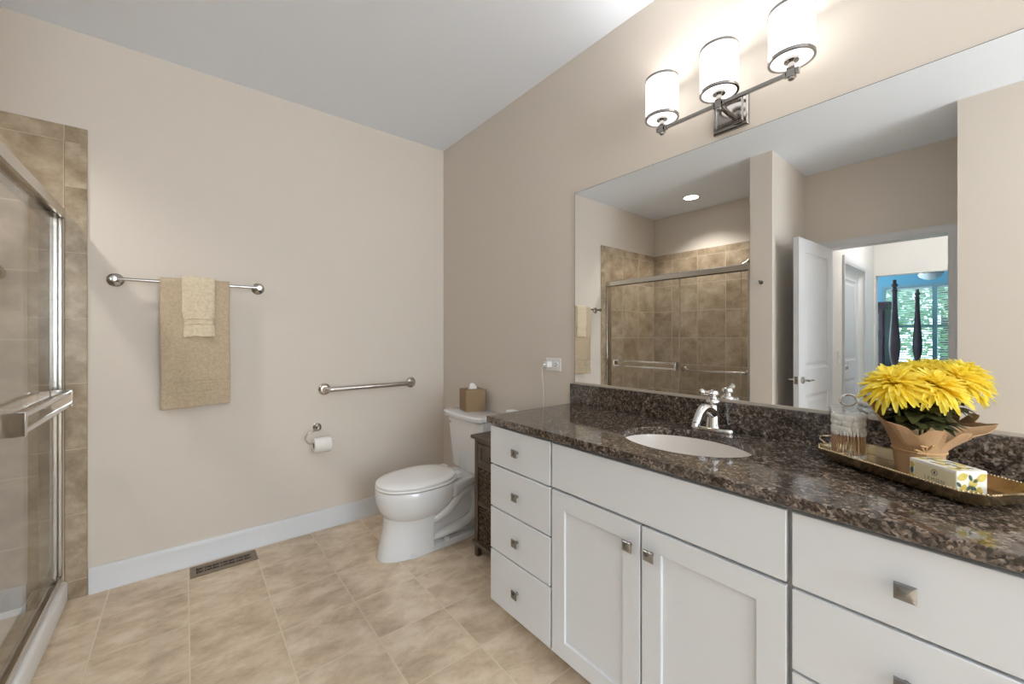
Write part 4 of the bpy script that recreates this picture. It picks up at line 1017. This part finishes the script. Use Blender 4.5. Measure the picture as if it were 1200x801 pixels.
def rim(a):
    a = math.degrees(a) % 360
    for (a0, r0, z0), (a1, r1, z1) in zip(ctrl, ctrl[1:]):
        if a0 <= a <= a1:
            t = (a - a0) / (a1 - a0); return r0 + (r1 - r0) * t, z0 + (z1 - z0) * t
secs = []
for k_, zz in ((.040, ZT), (.042, ZT + .003), (.045, .95), (.0475, .978)):
    secs.append([PP(k_ * (1 + .015 * math.sin(9 * 2 * PI * i / n)) * math.cos(2 * PI * i / n), k_ * math.sin(2 * PI * i / n), zz) for i in range(n)])
for t in (.12, .3, .5, .75, 1.0):
    ring = []
    for i in range(n):
        a = 2 * PI * i / n; r1, z1 = rim(a)
        fold = 1 + .10 * (abs(((a * 9 / (2 * PI)) % 1) - .5) * 4 - 1) * t * (1 - .55 * t)
        ring.append(PP((.0475 + (r1 - .0475) * t ** 1.15) * fold * math.cos(a), (.0475 + (r1 - .0475) * t ** 1.15) * fold * math.sin(a), .980 + (z1 - .980) * t ** .9))
    secs.append(ring)
b = B(); b.loft(secs, cap=False); b.b.faces.new(b.b.verts[:n]); b.build('kraft_wrap', M['kraft'], pf, solid=.0012, smooth=False)
b = B(); b.torus(PP(0, 0, .979), .0492, .0026, (0, 0, 1), 40, 8)
kn = PP(-.026, -.043, .980)
b.build('twine', M['twine'], pf); b = B(); b.ell(kn, .005, .005, .005, 8, 6)
for rr_, zz in ((-.020, .022), (.012, .024)):
    b.tube([kn, kn + Rv * rr_ * .8 - Fv * .008 + Zv * zz * .6, kn + Rv * rr_ * 1.2 - Fv * .012 + Zv * zz, kn + Rv * rr_ * .5 - Fv * .012 + Zv * zz * .9, kn], .0022, 8)
for rr_, zz in ((-.034, .012), (-.030, .004)):
    b.tube([kn, kn + Rv * rr_ * .5 - Fv * .006 + Zv * zz * .5, kn + Rv * rr_ - Fv * .008 + Zv * zz], .0022, 8)
b.build('bow', M['twine'], pf)
B().lathe([(.001, .985), (.046, .985), (.050, 1.0), (.001, 1.001)], (px, py, 0), seg=24).build('soil', plain('potting_soil', (.03, .022, .015, 1), 1, bump=(120, .6)), pf)
def leaf(b, base, dirn, ln, wd_, droop, rnd):
    dirn = dirn.normalized(); side = dirn.cross(Zv).normalized(); rows = []
    for i in range(7):
        t = i / 6; w_ = wd_ * math.sin(PI * (t * .9 + .06)) * (1 + .18 * math.sin(t * 19))
        c_ = base + dirn * (ln * t) + Zv * (ln * (.35 * t - droop * t * t))
        rows.append([c_ - side * w_ + Zv * (.12 * w_), c_ - Zv * (.1 * w_), c_ + side * w_ + Zv * (.12 * w_)])
    b.grid(rows)
b = B(); rnd = random.Random(21)
for k in range(150):
    a = rnd.uniform(0, 2 * PI); r0 = rnd.uniform(.008, .034); zz = rnd.uniform(1.035, 1.095)
    d = Rv * math.cos(a) + Fv * math.sin(a); 
    leaf(b, PP(r0 * math.cos(a), r0 * math.sin(a), zz), d + Zv * rnd.uniform(.05, .4), rnd.uniform(.034, .056), rnd.uniform(.015, .023), rnd.uniform(.3, .9), rnd)
b.build('leaves', M['leaf'], pf, recalc=False)
def petal(b, c, ax, az, el0, ln, wd_, curl, rnd):
    u = ax.orthogonal().normalized(); v = ax.cross(u)
    rad = u * math.cos(az) + v * math.sin(az); side = ax.cross(rad)
    rows = []; p = Vector(c); el = el0; st = ln / 5
    for i in range(6):
        t = i / 5; w_ = wd_ * (.35 + .65 * math.sin(PI * min(.92, t * .85 + .08))) * (1 if t < .95 else .55)
        nrm = rad * -math.sin(el) + ax * math.cos(el)
        rows.append([p - side * w_ + nrm * w_ * .45, p.copy(), p + side * w_ + nrm * w_ * .45])
        p = p + (rad * math.cos(el) + ax * math.sin(el)) * st; el -= curl
    b.grid(rows)
def mum(pos, ax, rad, seed, label=None):
    rnd = random.Random(seed); ax = Vector(ax).normalized(); b = B()
    for ly_, (el, f, cnt) in enumerate(((1.35, .40, 12), (1.05, .52, 18), (.78, .66, 22), (.55, .80, 26), (.34, .92, 30), (.14, 1.0, 30), (-.05, 1.02, 22))):
        for k in range(cnt):
            az = 2 * PI * (k + rnd.uniform(-.3, .3)) / cnt + ly_ * .4
            petal(b, Vector(pos) + ax * (.012 - ly_ * .002), ax, az, el + rnd.uniform(-.12, .12), rad * f * rnd.uniform(.88, 1.1), rad * .082, rnd.uniform(.05, .20) if ly_ < 4 else rnd.uniform(.06, .26), rnd)
    h = b.build('flower_head', M['petal'], pf, recalc=False)
    b2 = B(); b2.tube([PP((Vector(pos) - PO).dot(Rv) * .35, (Vector(pos) - PO).dot(Fv) * .35, .99), Vector(pos) - ax * .03 - Zv * .03, Vector(pos)], [.003, .0028, .005], 8)
    b2.build('stem', M['stem'], h)
mum(PP(-.070, -.014, 1.136), -Rv * .40 - Fv * .25 + Zv, .078, 1)
mum(PP(-.004, -.038, 1.134), -Fv * .42 + Zv, .078, 2)
mum(PP(.076, -.012, 1.146), Rv * .34 - Fv * .30 + Zv, .082, 3)
mum(PP(-.020, .036, 1.150), -Rv * .15 + Fv * .10 + Zv, .066, 4)
mum(PP(.040, .030, 1.160), Rv * .1 + Fv * .0 + Zv, .062, 5)

# soap box with printed lemons
bl = Vector((-.63, -.777, 0)); be = Vector((.777, -.63, 0)); bo = Vector((1.316, .149, ZT + .0002))
sbx = thing('soap_box', 'small box printed with lemons and a cream LEMON label, at the front of the tray', 'box', tuple(bo + bl * .05 + be * .03))
BLn, BD, BH = .100, .064, .060
B().obox(bo, bl, be, Zv, 0, BLn, 0, BD, 0, BH).build('carton', M['card'], sbx, bevel=.0015)
eps = .0003
def disc(b, o, u, v, cu, cv, ru, rv, ang, n=16, leafy=False):
    pts = []
    for k in range(n):
        a = 2 * PI * k / n; x, y = math.cos(a) * ru, math.sin(a) * rv
        if leafy: y *= (1 - abs(math.cos(a)) ** 3 * .6)
        else: x *= 1 + .18 * abs(math.cos(a)) ** 8
        pts.append(o + u * (cu + x * math.cos(ang) - y * math.sin(ang)) + v * (cv + x * math.sin(ang) + y * math.cos(ang)))
    b.face(pts)
lem, lef = B(), B()
fo = bo - be * (eps + .0003)                      # front face: u = bl, v = up
eo = bo + bl * (BLn + eps + .0003)                # end face: u = be, v = up
to = bo + Zv * (BH + eps + .0003)                 # top face: u = bl, v = be
rnd = random.Random(5)
for o_, u_, v_, spots in ((fo, bl, Zv, [(.006, .020, .5), (.006, .046, 1.2)]),
                          (eo, be, Zv, [(.013, .022, 1.2), (.034, .034, .9), (.052, .046, .6), (.046, .016, 1.4), (.012, .048, .4), (.030, .012, .3)]),
                          (to, bl, be, [(.012, .018, .3), (.034, .034, .1), (.056, .016, .5), (.080, .034, .2), (.012, .050, .9), (.058, .052, .2), (.086, .010, .7)])):
    for cu, cv, an in spots:
        cl = min(.0088, cu - .0008) if o_ is fo else .0085
        if o_ is fo: disc(lem, o_, u_, v_, cu, cv, .0050, .0068, 0)
        else: disc(lem, o_, u_, v_, cu, cv, .0100, .0078, an)
    for cu, cv, an in spots:
        for q in range(2):
            a_ = an + 1.1 + q * 1.9; du_, dv_ = math.cos(a_) * .0135, math.sin(a_) * .0135
            ulim = .0112 if o_ is fo else (BLn if u_ is bl else BD); vlim = BH if v_ is Zv else BD
            if o_ is fo: du_ = 0; a_ = PI / 2 * .9; dv_ = .0115 * (1 if q else -1)
            if .004 < cu + du_ < ulim - .004 + (.002 if o_ is fo else 0) and .007 < cv + dv_ < vlim - .007:
                disc(lef, o_ - (u_.cross(v_)) * 0 , u_, v_, cu + du_, cv + dv_, .0072, .0036, a_, leafy=True)
lem.build('printed_lemons', M['lemon'], sbx, smooth=False, recalc=False)
lef.build('printed_leaves', M['printleaf'], sbx, smooth=False, recalc=False)
lbp = B(); lbp.obox(bo, bl, be, Zv, .0125, .0985, -.0007, 0, .003, .054); lbl = lbp.build('label', M['cardlabel'], sbx, smooth=False)
def text(body_, size, cu, cv, name):
    cd = bpy.data.curves.new('t', 'FONT'); cd.body = body_; cd.size = size; cd.align_x = 'CENTER'; cd.space_character = 1.35
    to_ = bpy.data.objects.new('t', cd); C.objects.link(to_)
    dg = bpy.context.evaluated_depsgraph_get(); me = bpy.data.meshes.new_from_object(to_.evaluated_get(dg))
    bpy.data.objects.remove(to_); 
    for v in me.vertices:
        x, y = v.co.x, v.co.y
        v.co = bo + bl * (cu + x) + Zv * (cv + y) - be * .0012 - ORG[sbx.name]
    me.materials.clear(); me.materials.append(M['ink'])
    o = bpy.data.objects.new(name, me); C.objects.link(o); o.parent = lbl; ORG[o.name] = ORG[sbx.name]
text('LEMON', .0105, .056, .0235, 'lettering')
b = B()
for cv, a0, a1, st in ((.0185, .030, .082, .0042), (.0130, .028, .084, .0052), (.0085, .034, .078, .0047)):
    u = a0
    while u < a1 - .002:
        w_ = st * .72; b.obox(bo, bl, be, Zv, u, u + w_, -.0011, -.0007, cv, cv + .0011); u += st
for k in range(20):
    a = 2 * PI * k / 20; b.obox(bo + bl * (.056 + .006 * math.cos(a)) + Zv * (.0425 + .006 * math.sin(a)), bl, be, Zv, -.0007, .0007, -.0011, -.0007, -.0007, .0007)
b.obox(bo + bl * .056 + Zv * .0425, bl, be, Zv, -.002, .002, -.0011, -.0007, -.003, .003)
b.build('fine_print', M['ink'], lbl, smooth=False)
